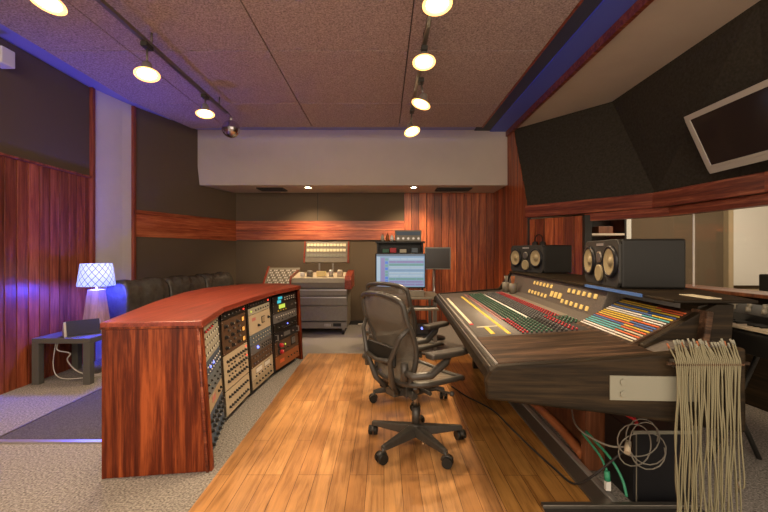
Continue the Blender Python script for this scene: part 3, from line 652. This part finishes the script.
# patch section with coloured strips
u0, z0_, u1, z1_ = .625, .848, .885, .990
PT = Matrix.Translation((u0, .17, z0_)) @ Matrix.Rotation(-math.atan2(z1_ - z0_, u1 - u0), 4, 'Y'); PW = math.hypot(u1 - u0, z1_ - z0_)
b = MB(); b.box(-.045, PW + .01, 0, .55, -.03, 0, M_consoletop, PT); b.build('patchbay', parent=cns)
cols = ['white', 'white', 'cyan', 'cyan', 'cyan', 'blue', 'orange', 'yellow', 'yellow', 'yellow', 'white', 'white', 'blue', 'yellow', 'blue', 'yellow', 'yellow']
cols2 = ['cream', 'white', 'orange', 'cream', 'orange', 'yellow', 'blue', 'blue', 'orange', 'white', 'white', 'cyan', 'yellow', 'blue', 'yellow', 'orange', 'orange']
for k in range(17):
    x = .012 + k * (PW - .02) / 17; cut = .22 if k % 3 else .16
    MB().box(x, x + .0066, cut, .535, 0, .004, C[cols[k]], PT).build('label_strip', parent=cns)
    MB().box(x, x + .0066, .015, cut - .004, 0, .004, C[cols2[k]], PT).build('label_strip', parent=cns)
# knobs: rows along the console
def knobrow(u, v0, v1, m, r=.0072, h=.015, step=.046):
    out = []; v = v0
    while v < v1: out.append((u, v, m, r, h)); v += step
    return out
rows = []
for u, m in ((.262, 'pink'),): rows += knobrow(u, 1.0, 2.45, m, .007, .01)
for u in (.288, .316, .344, .372, .398): rows += knobrow(u, .98, 2.50, 'green')
for u in (.446, .470, .494, .518, .540): rows += knobrow(u, .98, 2.50, 'grey')
for u in (.566, .590, .612): rows += knobrow(u, .98, 2.50, 'red')
for u, m in ((.262, 'red'), (.284, 'red'), (.308, 'green'), (.334, 'green'), (.360, 'green'), (.386, 'green'), (.412, 'green'), (.44, 'black'), (.466, 'black'), (.49, 'grey'), (.52, 'red'), (.544, 'red'), (.57, 'green'), (.596, 'green'), (.622, 'green'), (.645, 'green')):
    rows += knobrow(u, .54 if u < .56 else .74, .96, m)
rows.sort(key=lambda k: k[1])
kn = {}
def knob_mesh(b, m, r, h, T=None):
    b.cyl((0, 0, 0), (0, 0, h * .5), r, r * .9, C['black'], 10, T); b.cyl((0, 0, h * .5), (0, 0, h), r * .85, r * .7, C[m], 10, T); b.box(-.0012, .0012, 0, r * .7, h, h + .0008, C['white'], T)
rest = MB()
for i, (u, v, m, r, h) in enumerate(rows):
    if i < 96:
        if m not in kn:
            b = MB(); knob_mesh(b, m, r, h); o = b.build('knob', parent=cns); kn[m] = o
        else: o = kn[m].copy(); COL.objects.link(o); o.parent = cns
        o.location = (u, v, zs(u) + .001)
    else: knob_mesh(rest, m, r, h, Matrix.Translation((u, v, zs(u) + .001)))
o = rest.build('channel_knobs', parent=cns); o['kind'] = 'stuff'
def strip(u, v0, v1, w, m, n='label_strip'): 
    b = MB(); b.add([(u, v0, zs(u) + .001), (u + w, v0, zs(u + w) + .001), (u + w, v1, zs(u + w) + .001), (u, v1, zs(u) + .001), (u, v0, zs(u) + .005), (u + w, v0, zs(u + w) + .005), (u + w, v1, zs(u + w) + .005), (u, v1, zs(u) + .005)],
        [(0, 1, 2, 3), (7, 6, 5, 4), (0, 4, 5, 1), (1, 5, 6, 2), (2, 6, 7, 3), (3, 7, 4, 0)], C[m]); b.build(n, parent=cns)
strip(.035, .92, 2.35, .020, 'cream'); strip(.185, .56, 2.4, .018, 'yellow'); strip(.418, .98, 2.45, .014, 'white'); strip(.632, 1.0, 2.5, .050, 'tanpanel', 'blank_panel')
strip(.06, .78, .80, .12, 'cream'); strip(.10, .58, .78, .022, 'yellow'); strip(.033, .88, .92, .022, 'red')
strip(.245, .98, 2.6, .006, 'pink')
# lit keys on the bridge face
BA = math.atan2(.175, .065)
def key(v, s, row):
    z = .905 + .08 * row; u = .735 + (z - .86) / .175 * .065
    return (u, v, z)
kb = MB().box(-.0, .010, -.015, .015, -.015, .015, E['yellowkey'], Matrix.Rotation(R(20) + PI, 4, 'Y')).build('lit_key', parent=cns, bevel=.003)
first = True
for v in [.83 + .078 * k for k in range(6)] + [1.56 + .082 * k for k in range(6)]:
    for row in (0, 1):
        o = kb if first else kb.copy()
        if not first: COL.objects.link(o); o.parent = cns
        first = False; o.location = key(v + (.05 if row == 0 else 0), 0, row)
kb2 = MB().box(0, .010, -.022, .022, -.022, .022, E['yellowkey'], Matrix.Rotation(R(20) + PI, 4, 'Y')).build('lit_key', parent=cns, bevel=.003); kb2.location = key(1.42, 0, .35)
o = kb2.copy(); COL.objects.link(o); o.parent = cns; o.location = key(1.50, 0, .35)
o = kb2.copy(); COL.objects.link(o); o.parent = cns; o.location = key(1.34, 0, .35)
o = MB().box(.765, .775, .35, .95, 1.036, 1.052, C['blue']).build('tape_strip', parent=cns)
o = MB().box(.94, 1.0, .16, .34, 1.05, 1.053, C['cream']).build('note_strip', parent=cns)
# pedestals under the console
MB().box(.74, .80, .78, CL - .4, .0, .60).build('modesty_panel', M_plywood, cns)
MB().prism([(.66, 0), (.66, .60), (1.15, .60), (1.15, 0)], 'y', .70, .76).build('pedestal', M_plywood, cns, bevel=.004)
MB().prism([(.35, 0), (.35, .62), (1.1, .60), (1.1, 0)], 'y', 2.62, 2.70).build('pedestal', M_consolewood, cns, bevel=.004)

# speakers on the bridge
def speaker(loc, rz, label):
    t = thing('studio_monitor', label, 'speaker', loc, rz, 'studio monitors on the console')
    MB().box(-.265, .265, .012, .345, 0, .28).build('cabinet', M_black, t, bevel=.012)
    MB().prism([(-.265, .03), (-.235, 0), (.235, 0), (.265, .03), (.265, .25), (.235, .28), (-.235, .28), (-.265, .25)], 'y', -.004, .014).build('front_baffle', M_dark, t, bevel=.005)
    T = Matrix.Rotation(R(90), 4, 'X')
    for x in (-.165, .165):
        w = MB().lathe([(.078, .013), (.050, .004), (.026, .001), (.025, .008), (.0, .012)], None, 28, Matrix.Translation((0, 0, 0)) @ T).build('woofer', M_tanc, t); w.location = (x, -.006, .15)
        MB().lathe([(.096, 0), (.094, .014), (.080, .017), (.077, .012)], M_blacks, 28, T).build('rim', parent=w)
    w = MB().lathe([(.052, 0), (.052, .012), (.044, .012), (.016, .003), (.0, .008)], M_tanc, 20, T).build('midrange', parent=t); w.location = (0, -.006, .075)
    w = MB().lathe([(.036, 0), (.036, .010), (.028, .010), (.0, .003)], M_steel, 20, T).build('tweeter', parent=t); w.location = (0, -.006, .175)
    MB().box(-.05, .05, -.008, -.003, .245, .26, M_alu).build('badge', parent=t)
    for x in (-.075, .075): MB().cyl((x, -.006, .04), (x, .0, .04), .02, m=M_black, n=16).build('port', parent=t)
M_tanc = mat('speaker_cone', (.30, .24, .13), .55)
c = CP(.855, .93, 1.05); speaker((c.x, c.y, 1.05), R(-98), 'black studio monitor on the console in front of the window')
c = CP(.885, 2.58, 1.05); speaker((c.x, c.y, 1.05), R(-73), 'black studio monitor at the far end of the console by the cherry boards')
# jars at the far end
for (u, v, mm, lab) in ((.665, 2.52, M_steel, 'cup of dark pens on the far end of the console'), (.69, 2.36, C['rust'], 'small cup with brown brushes beside the pen cup')):
    p = CP(u, v, zs(u) + .006); t = thing('pen_cup', lab, 'cup', p)
    MB().lathe([(0, .002), (.036, .002), (.04, .10), (.036, .10), (.033, .006), (0, .006)], M_greymetal, 16).build('cup', parent=t)
    pen = MB().cyl((0, 0, .006), (.012, .01, .17), .005, m=mm, n=8).build('pen', parent=t)
    for k in range(1, 5): o = pen.copy(); COL.objects.link(o); o.parent = t; o.rotation_euler = (0, 0, k * 1.3); 
# comb with hanging cables
t = thing('cable_comb', 'narrow toothed rail holding patch cables at the near end of the console', 'cable rack', (1.095, 1.54, .825))
b = MB(); b.box(-.005, .31, -.004, .004, -.005, .005)
for k in range(36): b.box(k * .0074 + .012, k * .0074 + .0145, -.022, 0, -.004, .004)
b.build('rail', M_consoletop, t)
MB().box(.02, .05, 0, .06, -.015, .012).build('bracket', M_steel, t); MB().box(.26, .28, 0, .06, -.015, .012).build('bracket', M_steel, t)
for k in range(34):
    x = 1.112 + k * .0074; j = lambda s: random.uniform(-s, s) * .75; zb = random.choice([.08, .10, .12, .16, .2, .06]) if k != 33 else .38
    lean = -.003 - random.random() * .014
    pts = [(x + lean - .004, 1.531 + j(.008), .895 + j(.014)), (x + lean * .5, 1.527, .862), (x, 1.522, .828), (x + j(.004), 1.522 + j(.008), .72), (x + j(.005), 1.52 + j(.015), .55), (x + j(.008), 1.52 + j(.015), .38), (x + j(.008), 1.52 + j(.015), (.38 + zb) / 2 - .02), (x + j(.006), 1.52 + j(.015), zb)]
    o = wire('patch_cable', pts, .0029, M_cable, 'olive grey patch cable hanging in the bundle on the toothed rail', 'cable', 'patch cables on the toothed rail')
    p0, p1 = Vector(pts[0]), Vector(pts[-1])
    MB().cyl(p0, p0 + Vector((lean * .4, .004, .018)), .0034, m=(C['rust'] if k % 7 == 0 else M_plate), n=8).build('plug', parent=o)
    MB().cyl(p1, p1 - Vector((0, 0, .045)), .0052, m=M_beige if k % 3 else M_chrome, n=8).build('plug', parent=o)
# under the console
t = thing('equipment_case', 'black upright equipment case on the floor under the console', 'case', (1.24, 1.99, 0))
MB().box(0, .32, 0, .26, 0, .365).build('body', M_blacks, t, bevel=.006)
MB().box(-.002, .322, -.004, .0, .350, .367).build('edge_trim', M_plate, t); MB().box(.012, .017, -.003, 0, .01, .35).build('corner_trim', M_greymetal, t)
cc = Vector((1.23, 1.93, .33)); pts = []
for k in range(4 * 20 + 1):
    a = 2 * PI * k / 20; rr = .088 + .022 * math.sin(k * .43); pts.append((cc.x + .016 * math.sin(k * .1) + rr * math.cos(a), cc.y - .004 * (k / 20) + .012 * math.sin(k * .23), cc.z + rr * math.sin(a) * 1.0 + .01 * math.cos(k * .11)))
coil = MB(); coil.tube(pts, .0031, M_cablegrey, 6); coil.cyl((1.155, 1.90, .30), (1.185, 1.94, .335), .014, m=M_beige, n=8)
tag(coil.build('cable_coil'), 'coiled grey cable hanging in front of the black equipment case', 'cable')
wire('signal_cable', [(1.20, 2.5, .40), (1.08, 2.3, .36), (1.02, 2.1, .33), (1.10, 1.98, .30), (1.17, 1.93, .315)], .005, M_cablegrey, 'grey cable running from under the console to the coil')
wire('power_cord', [(.62, 3.65, .034), (.70, 3.4, .034), (.84, 3.1, .034), (.88, 2.8, .034), (.92, 2.5, .034), (.96, 2.25, .036), (.99, 2.08, .05), (1.05, 2.0, .14), (1.16, 1.95, .28)], .006, M_cableblack, 'black cable snaking over the floor boards and trim')
o = wire('network_cable', [(1.09, 2.2, .26), (1.12, 2.08, .20), (1.125, 2.02, .15)], .006, M_cablegreen, 'short green network cable with a plug under the console')
MB().cyl((1.125, 2.02, .15), (1.123, 2.01, .105), .014, m=M_cablegreen, n=10).build('boot', parent=o); MB().box(1.111, 1.135, 2.0, 2.02, .06, .105, M_white2).build('plug', parent=o)
wire('network_cable', [(1.11, 2.2, .27), (1.16, 2.06, .20), (1.19, 2.0, .12), (1.195, 1.97, .05)], .007, M_cablegreen, 'long green network cable curving down to the floor trim')
wire('cable_bundle', [(1.18, 3.3, .06), (1.165, 2.9, .09), (1.175, 2.6, .08), (1.17, 2.35, .06)], .03, C['rust'], 'thick rust red cable sleeve lying beside the metal floor trim')
wire('alarm_cable', [(1.30, 2.05, .37), (1.27, 2.02, .40), (1.25, 2.0, .42), (1.23, 2.05, .43)], .010, C['red'], 'short red cable loop on top of the black case')

# keyboard behind the console
kt = thing('electric_piano', 'electric piano with ivory keys to the right of the console', 'keyboard', (1.90, .9, 0), 0)
MB().prism([(0, .72), (0, .83), (.16, .84), (.18, .90), (.42, .93), (.42, .72)], 'y', 0, 1.75).build('case', M_black, kt, bevel=.006)
for k in range(48):
    pass
b = MB()
for k in range(46): b.box(.02, .15, .06 + k * .0355, .06 + k * .0355 + .0335, .842, .856, M_beige)
b.build('white_keys', parent=kt)
b = MB()
for k in range(46):
    if k % 7 not in (2, 6): b.box(.07, .15, .085 + k * .0355, .085 + k * .0355 + .014, .856, .866, M_black)
b.build('black_keys', parent=kt)
kk = MB().cyl((.24, .15, .90), (.24, .15, .935), .014, .011, M_greymetal, 12).build('knob', parent=kt); copies(kk, kt, [(dx, .1 * k, dx * .12) for k in range(16) for dx in (0, .1) if (k, dx) != (0, 0)])
for y_ in (.3, 1.5):
    for xa, xb, dy in ((.05, .38, 0), (.38, .05, .03)): MB().cyl((xa, y_ + dy, 0), (xb, y_ + dy, .72), .014, m=M_dark).build('stand_leg', parent=kt)

# hanging headphones on the boards
t = thing('headphones', 'dark headphones hanging on the cherry boards behind the far monitor', 'headphones', (2.02, 5.22, 1.42), R(-52))
b = MB(); b.tube([(.055 * math.cos(a), 0, .07 * math.sin(a)) for a in lin(-.3, PI + .3, 14)], .006, M_black); b.build('headband', parent=t)
for x in (-.055, .055): MB().cyl((x, -.02, -.05), (x, .02, -.05), .032, m=M_dark).build('ear_cup', parent=t)

# ---------------------------------------------------------------- office chairs
def make_chair(loc, rz, label, height=0.0):
    """faces +y before turning"""
    t = thing('office_chair', label, 'chair', loc, rz, 'mesh office chairs at the console')
    # star base
    b = MB(); b.lathe([(.0, .135), (.036, .135), (.040, .11), (.038, .06), (0, .06)], None, 16)
    for k in range(5):
        a = 2 * PI * k / 5 + ARM0 - rz
        T = Matrix.Rotation(a, 4, 'Z')
        b.add([(.02, -.036, .065), (.02, .036, .065), (.02, .030, .13), (.02, -.030, .13), (.31, -.018, .072), (.31, .018, .072), (.31, .014, .098), (.31, -.014, .098)],
              [(0, 1, 2, 3), (7, 6, 5, 4), (0, 4, 5, 1), (1, 5, 6, 2), (2, 6, 7, 3), (3, 7, 4, 0)], None, T)
    base = b.build('star_base', M_chair, t, bevel=.006)
    for k in range(5):
        a = 2 * PI * k / 5 + ARM0 - rz; T = Matrix.Translation((.305 * math.cos(a), .305 * math.sin(a), 0)) @ Matrix.Rotation(a + .9 + k, 4, 'Z')
        b = MB(); b.cyl((0, 0, .05), (0, 0, .085), .009, m=M_chair, n=8, T=T)
        for s in (-1, 1): b.cyl((-.012, s * .006, .032), (-.012, s * .030, .032), .032, .030, M_black, 18, T)
        b.tube([(.018, 0, .035), (.012, 0, .052), (-.012, 0, .060), (-.036, 0, .050)], .012, M_chair, 8, T)
        b.build('caster', parent=base)
    b = MB(); b.cyl((0, 0, .13), (0, 0, .24), .026, m=M_chair); b.cyl((0, 0, .24), (0, 0, .36 + height), .014, m=M_chrome); b.build('gas_column', parent=t)
    h = height
    b = MB(); b.box(-.075, .075, -.13, .10, .345 + h, .405 + h); b.box(-.045, .045, -.20, -.12, .35 + h, .39 + h)
    b.cyl((-.17, -.02, .375 + h), (.17, -.02, .375 + h), .013, n=10); b.cyl((-.24, .06, .38 + h), (.0, .04, .38 + h), .007, n=8); b.sphere((-.245, .06, .38 + h), .016); b.cyl((.0, .04, .365 + h), (.22, .10, .37 + h), .007, n=8); b.sphere((.225, .10, .37 + h), .016)
    b.cyl((-.12, -.10, .36 + h), (.12, -.10, .36 + h), .022, n=12)
    for s in (-1, 1): b.tube([(s * .05, -.05, .37 + h), (s * .14, -.10, .40 + h), (s * .20, -.16, .45 + h)], .016, None, 8)
    b.build('tilt_mechanism', M_chair, t, bevel=.006)
    # seat
    def seat_edge(a):
        ca, sa = math.cos(a), math.sin(a)
        x = .255 * math.copysign(abs(ca) ** .55, ca); y = .02 + .225 * math.copysign(abs(sa) ** .6, sa)
        z = .455 + h - (.035 * max(0, (y - .12) / .12) ** 1.5) + .012 * abs(x) / .25
        return Vector((x, y, z))
    b = MB(); b.tube([seat_edge(2 * PI * k / 40) for k in range(40)], .017, None, 8, closed=True); b.build('seat_frame', M_chair, t)
    b = MB(); vs = []
    def sf(u, v):
        e = seat_edge(2 * PI * u); c0 = Vector((0, .02, .435 + h)); return c0 + (e - c0) * v - Vector((0, 0, .02 * v * (1 - v)))
    b.grid(sf, 40, 6); b.build('seat', M_mesh, t)
    # back: frame loop with curved profile
    zt, zb_ = .975 + h, .47 + h
    def yb(z):
        k = (z - zb_) / (zt - zb_); return -.185 - .085 * k ** 1.4 + .040 * math.sin(PI * min(1, k * 1.4)) 
    def hw(z):
        k = (z - zb_) / (zt - zb_); return .150 + .080 * math.sin(PI * min(1, .12 + k * .60)) + .0 * k
    n = 18; left = []
    for i in range(n + 1):
        z = zb_ + (zt - .05 - zb_) * i / n; left.append(Vector((-hw(z), yb(z), z)))
    tl = left[-1]; topc = [Vector((tl.x * math.cos(a) , yb(tl.z + .05 * math.sin(a)) - .02 * math.sin(a), tl.z + .05 * math.sin(a) ** .8)) for a in lin(.12, PI - .12, 11)]
    right = [Vector((-p.x, p.y, p.z)) for p in reversed(left)]
    botc = [Vector((tl.x * 0 + left[0].x * -math.cos(a), yb(zb_), zb_ - .03 * math.sin(a))) for a in lin(.15, PI - .15, 7)]
    loop = left + topc + right + botc
    b = MB(); b.tube(loop, .0165, None, 8, closed=True); b.build('back_frame', M_chair, t)
    def bf(u, v):
        z = zb_ - .02 + (zt - zb_) * v; zz = min(max(z, zb_), zt); k = hw(zz)
        if v > .9: k *= max(.05, 1 - ((v - .9) / .105) ** 2.2 * .45)
        if v < .05: k *= .9
        x = (2 * u - 1) * k; return (x, yb(zz) - .030 * (1 - (2 * u - 1) ** 2), min(z, zt - .006))
    b = MB(); b.grid(bf, 14, 24); b.build('back_mesh', M_mesh, t)
    # lower spine, lumbar and yoke
    b = MB(); yk = yb(.62 + h)
    for s in (-1, 1):
        b.tube([(s * .06, -.18, .38 + h), (s * .09, -.245, .45 + h), (s * .13, -.285, .60 + h), (s * .20, -.27, .74 + h), (s * .235, yb(.80 + h) - .005, .80 + h)], [.018, .018, .016, .014, .012], None, 8)
    b.tube([(-.12, -.285, .60 + h), (0, -.295, .585 + h), (.12, -.285, .60 + h)], .014, None, 8)
    b.build('back_yoke', M_chair, t)
    MB().box(-.15, .15, -.275, -.250, .56 + h, .68 + h).build('lumbar_pad', M_black, t, bevel=.012, seg=3)
    for s in (-1, 1):
        a = MB(); a.tube([(s * .20, -.235, .55 + h), (s * .265, -.22, .535 + h), (s * .305, -.13, .54 + h), (s * .315, -.03, .60 + h), (s * .31, .0, .63 + h)], [.02, .022, .024, .022, .018], None, 8)
        a.cyl((s * .20, -.235, .50 + h), (s * .20, -.235, .60 + h), .022, n=12); sup = a.build('arm_support', M_chair, t)
        p = MB(); p.prism([(-.036, -.15), (-.045, -.05), (-.045, .08), (-.03, .13), (.03, .13), (.045, .08), (.045, -.05), (.036, -.15)], 'z', .63 + h, .663 + h, None, Matrix.Translation((s * .31, .0, 0)))
        p.build('arm_pad', M_chair, t, bevel=.012, seg=4)
    return t
ARM0 = R(83)
make_chair((.203, 2.55, .03), R(-57), 'black mesh office chair nearest the camera, on the wood platform')
ARM0 = R(60)
make_chair((.20, 3.40, .03), R(-44), 'black mesh office chair half hidden behind the front one')

# ---------------------------------------------------------------- computer workstation
t = thing('computer_desk', 'small grey computer desk with an upper shelf behind the office chairs', 'desk', (.20, 4.9, 0))
MB().box(-.45, .50, .0, .75, .68, .71).build('desktop', M_greymetal, t, bevel=.004)
MB().box(-.40, .46, -.12, .20, .56, .58).build('keyboard_tray', M_greymetal, t, bevel=.004)
MB().box(-.40, .46, .1, .7, .20, .22).build('lower_shelf', M_dark, t)
lg = MB().box(-.43, -.39, .08, .12, 0, .68).build('leg', M_steel, t); copies(lg, t, [(.85, 0, 0), (0, .58, 0), (.85, .58, 0)])
sp_ = MB().box(-.30, -.28, .60, .74, .71, 1.385).build('side_panel', M_black, t); copies(sp_, t, [(.62, 0, 0)])
MB().box(-.32, .36, .56, .78, 1.385, 1.41).build('top_shelf', M_black, t, bevel=.003); MB().box(-.28, .32, .60, .76, 1.24, 1.255).build('shelf', M_black, t); MB().box(-.28, .32, .745, .76, 1.0, 1.385).build('back_panel', M_black, t)
t = thing('computer_monitor', 'wide lit computer screen showing editing tracks', 'monitor', (.21, 5.08, .71))
MB().box(-.32, .32, 0, .03, .09, .535).build('bezel', M_blacks, t, bevel=.006)
b = MB(); b.box(-.305, .305, -.002, .0, .11, .525, E['screen']); y = -.004
b.box(-.305, .305, y, -.002, .50, .525, E['scr_dark']); b.box(-.30, -.26, y, -.002, .12, .49, E['scr_white']); b.box(-.25, -.20, y, -.002, .12, .48, E['scr_purple'])
for k in range(9): b.box(-.195, -.16, y, -.002, .13 + k * .039, .13 + k * .039 + .030, E['scr_blue'] if k in (0, 1, 2, 5, 7) else E['scr_green'])
rr_ = random.Random(3)
for k in range(10):
    z = .125 + k * .036; m = [E['scr_purple'], E['scr_purple'], E['scr_green'], E['scr_white'], E['scr_white'], E['screen'], E['scr_white'], E['scr_green'], E['scr_purple'], E['scr_white']][k]
    x = -.145
    while x < .29:
        e = min(.30, x + rr_.uniform(.08, .3)); b.box(x, e - .006, y, -.002, z, z + .028, m); b.box(x, e - .006, y - .001, y, z + .012, z + .015, E['scr_dark']); x = e
b.build('screen', parent=t)
MB().box(-.02, .02, .0, .05, .02, .10).build('neck', M_alu, t); MB().box(-.12, .12, -.06, .12, 0, .012).build('foot', M_alu, t, bevel=.004)
tag(MB().box(.30, .50, 4.92, 5.02, .71, .785).build('audio_interface', M_greymetal, bevel=.006), 'grey box on the computer desk below the lit screen', 'audio box')
t = thing('computer_keyboard', 'white computer keyboard on the pull out tray', 'keyboard', (.45, 4.86, .58))
MB().box(-.19, .19, -.06, .06, 0, .012).build('body', M_white2, t, bevel=.004); MB().box(-.18, .18, -.05, .05, .012, .016).build('keys', M_dark, t)
t = thing('rack_processor', 'dark box with a blue light on the lower shelf of the computer desk', 'audio rack unit', (.38, 5.05, .22))
MB().box(-.22, .18, 0, .3, 0, .14).build('case', M_dark, t, bevel=.004); MB().sphere((.1, -.004, .08), .016, E['blue']).build('indicator_light', parent=t); MB().box(-.18, 0, -.004, 0, .04, .10, M_alu).build('display', parent=t)
t = thing('radio_receiver', 'grey green receiver on the top shelf over the screen', 'receiver', (.335, 5.52, 1.41))
MB().box(-.18, .18, 0, .14, 0, .155).build('case', M_greymetal, t, bevel=.004); MB().box(-.165, .165, -.004, 0, .085, .135, C['navy']).build('tuning_scale', parent=t)
kk = MB().cyl((-.14, 0, .04), (-.14, -.02, .04), .016, m=M_alu, n=12).build('knob', parent=t); copies(kk, t, [(.07 * k, 0, 0) for k in range(1, 5)])
for i, (x, hgt, m, lab) in enumerate(((-.02, .11, M_glass if 0 else C['pale'], 'pale small bottle on the top shelf left of the receiver'), (.05, .12, C['rust'], 'brown bottle between the pale bottle and the clear one'), (.11, .10, C['white'], 'white small bottle touching the receiver'))):
    t = thing('small_bottle', lab, 'bottle', (x, 5.56, 1.41), 0, 'small bottles on the top shelf')
    MB().lathe([(0, 0), (.024, 0), (.024, hgt * .65), (.010, hgt * .8), (.010, hgt * .92), (0, hgt * .92)], m, 14).build('body', parent=t); MB().cyl((0, 0, hgt * .92), (0, 0, hgt), .012, m=C['orange'], n=10).build('cap', parent=t)
for i, (x, m, lab) in enumerate(((-.02, 'green', 'dark green box on the shelf just above the screen'), (.08, 'red', 'red box on the shelf just above the screen'), (.22, 'cream', 'cream box on the shelf just above the screen'), (.38, 'bluegrey', 'blue grey box at the right end of the shelf above the screen'))):
    tag(MB().box(x, x + .09, 5.54, 5.64, 1.255, 1.255 + .05 + .015 * (i % 2)).build('small_box', C[m], bevel=.004), lab, 'box', 'small boxes above the screen')
t = thing('side_monitor', 'dark switched off screen on a tall silver pole', 'monitor', (.735, 5.86, 0))
MB().box(-.14, .24, -.03, 0, 1.01, 1.335).build('bezel', M_steel, t, bevel=.004); MB().box(-.125, .225, -.034, -.03, 1.025, 1.32).build('screen', mat('dark_screen', (.045, .035, .028), .25), t)
MB().cyl((0, .02, .03), (0, .02, 1.15), .022, m=M_chrome).build('pole', parent=t); MB().lathe([(0, 0), (.17, 0), (.16, .02), (.03, .035), (0, .035)], M_dark, T=Matrix.Translation((0, .02, 0))).build('base', parent=t)

# ---------------------------------------------------------------- wheeled tape cabinet
t = thing('machine_cabinet', 'grey wheeled machine cabinet with drawers against the rear wall', 'cabinet', (-.955, 6.1, 0))
MB().box(-.44, .40, .04, .55, .12, .80).build('body', M_greymetal, t, bevel=.006)
for z0, z1 in ((.60, .70), (.45, .585)):
    o = MB().box(-.43, .39, .0, .04, z0, z1).build('drawer', M_greymetal, t, bevel=.005); MB().box(-.42, .38, -.012, .0, z1 - .022, z1 - .006).build('handle', M_alu, o)
MB().box(-.43, .39, .01, .04, .21, .435).build('door', M_greymetal, t, bevel=.005)
b = MB(); b.box(-.43, .39, .0, .04, .10, .20, M_greymetal); b.box(.18, .30, -.006, .0, .13, .18, M_black); b.box(-.42, .38, -.004, 0, .195, .205, M_dark)
for k in range(5): b.box(.05 + k * .02, .06 + k * .02, -.005, 0, .13, .17, M_alu)
b.build('vent_panel', parent=t)
b = MB(); b.prism([(-.02, .72), (-.04, .80), (.0, .86), (.50, .93), (.55, .90), (.55, .72)], 'x', -.45, .36); b.build('deck', M_greymetal, t, bevel=.004); b = MB(); b.slab([(-.45, .004, .861), (.36, .004, .861), (.36, .50, .931), (-.45, .50, .931)], .006); b.build('deck_top', M_beige, t)
for x0 in (-.475, .36): MB().prism([(-.05, .70), (-.06, .84), (.0, .90), (.50, .97), (.57, .93), (.57, .70)], 'x', x0, x0 + (.022 if x0 < 0 else .10)).build('side_cheek', M_desktop, t, bevel=.004)
for x in (-.36, .33):
    for y in (.06, .48):
        b = MB(); b.cyl((x - .015, y, .035), (x + .015, y, .035), .035, m=M_black); b.box(x - .02, x + .02, y - .02, y + .02, .05, .12, M_steel); b.build('caster', parent=t)
b = MB()
for x in (-.10, .12): b.box(x - .012, x + .012, .43, .45, .90, 1.14, M_steel)
b.build('panel_support', parent=t)
TT = Matrix.Translation((0, .40, 1.10)) @ Matrix.Rotation(R(-16), 4, 'X')
o = MB().box(-.33, .36, 0, .06, 0, .35, M_greymetal, TT).build('meter_panel', parent=t, bevel=.004)
b = MB()
for r_ in range(3):
    for k in range(12): b.box(-.31 + k * .054, -.31 + k * .054 + .044, -.006, 0, .09 + r_ * .09, .09 + r_ * .09 + .045, E['meter'] if r_ > 0 else M_plate, TT)
b.build('meter', parent=o)
for x in (-.355, .36): MB().box(x, x + .022, -.012, .07, -.005, .355, M_desktop, TT).build('panel_cheek', parent=o)
for i, (x, w, hh_, m, lab) in enumerate(((-.31, .035, .06, M_white2, 'small white jar at the left of the cabinet deck'), (-.20, .05, .09, M_greymetal, 'grey round spool on the cabinet deck'), (-.02, .07, .08, E['yellowkey'], 'yellow lit box on the cabinet deck'),
        (.13, .035, .10, M_alu, 'silver post shaped reel guide right of the yellow box'), (.27, .045, .10, M_beige, 'cream can at the right of the cabinet deck'))):
    z = .872 + .02; b = MB()
    if i == 2: b.box(-w, w, -w * .6, w * .6, 0, hh_, m)
    else: b.lathe([(0, 0), (w, 0), (w, hh_ * .7), (w * .7, hh_), (0, hh_)], m, 16)
    o = b.build(('jar', 'tape_spool', 'light_box', 'reel_guide', 'can')[i]); o.location = (-.955 + x, 6.22, .888); tag(o, lab, ('jar', 'spool', 'box', 'reel guide', 'can')[i], 'items on the machine cabinet')
t = thing('remote_mixer', 'small slanted grey control desk with wood cheek beside the wheeled cabinet', 'control desk', (-1.68, 6.50, 0))
TT = Matrix.Translation((0, 0, .73)) @ Matrix.Rotation(R(40), 4, 'X')
MB().box(-.27, .25, 0, .42, -.04, .0, M_greymetal, TT).build('control_surface', parent=t)
b = MB()
for r_ in range(6):
    for k in range(14): b.box(-.24 + k * .034, -.24 + k * .034 + .014, .04 + r_ * .06, .06 + r_ * .06, 0, .006, M_white2 if (k + r_) % 3 else M_black, TT)
b.build('buttons', parent=t)
MB().box(-.30, -.27, -.02, .44, -.06, .015, M_desktop, TT).build('side_cheek', parent=t)
MB().box(-.25, .23, .10, .36, .03, .74).build('pedestal', M_dark, t); MB().box(-.27, .25, .02, .42, 0, .03).build('foot', M_dark, t)
wire('power_cord', [(-.45, 6.9, .02), (-.3, 6.93, .03), (-.1, 6.9, .02), (.05, 6.93, .03), (.3, 6.88, .02)], .012, M_cablewhite, 'white cable lying along the foot of the rear wall')
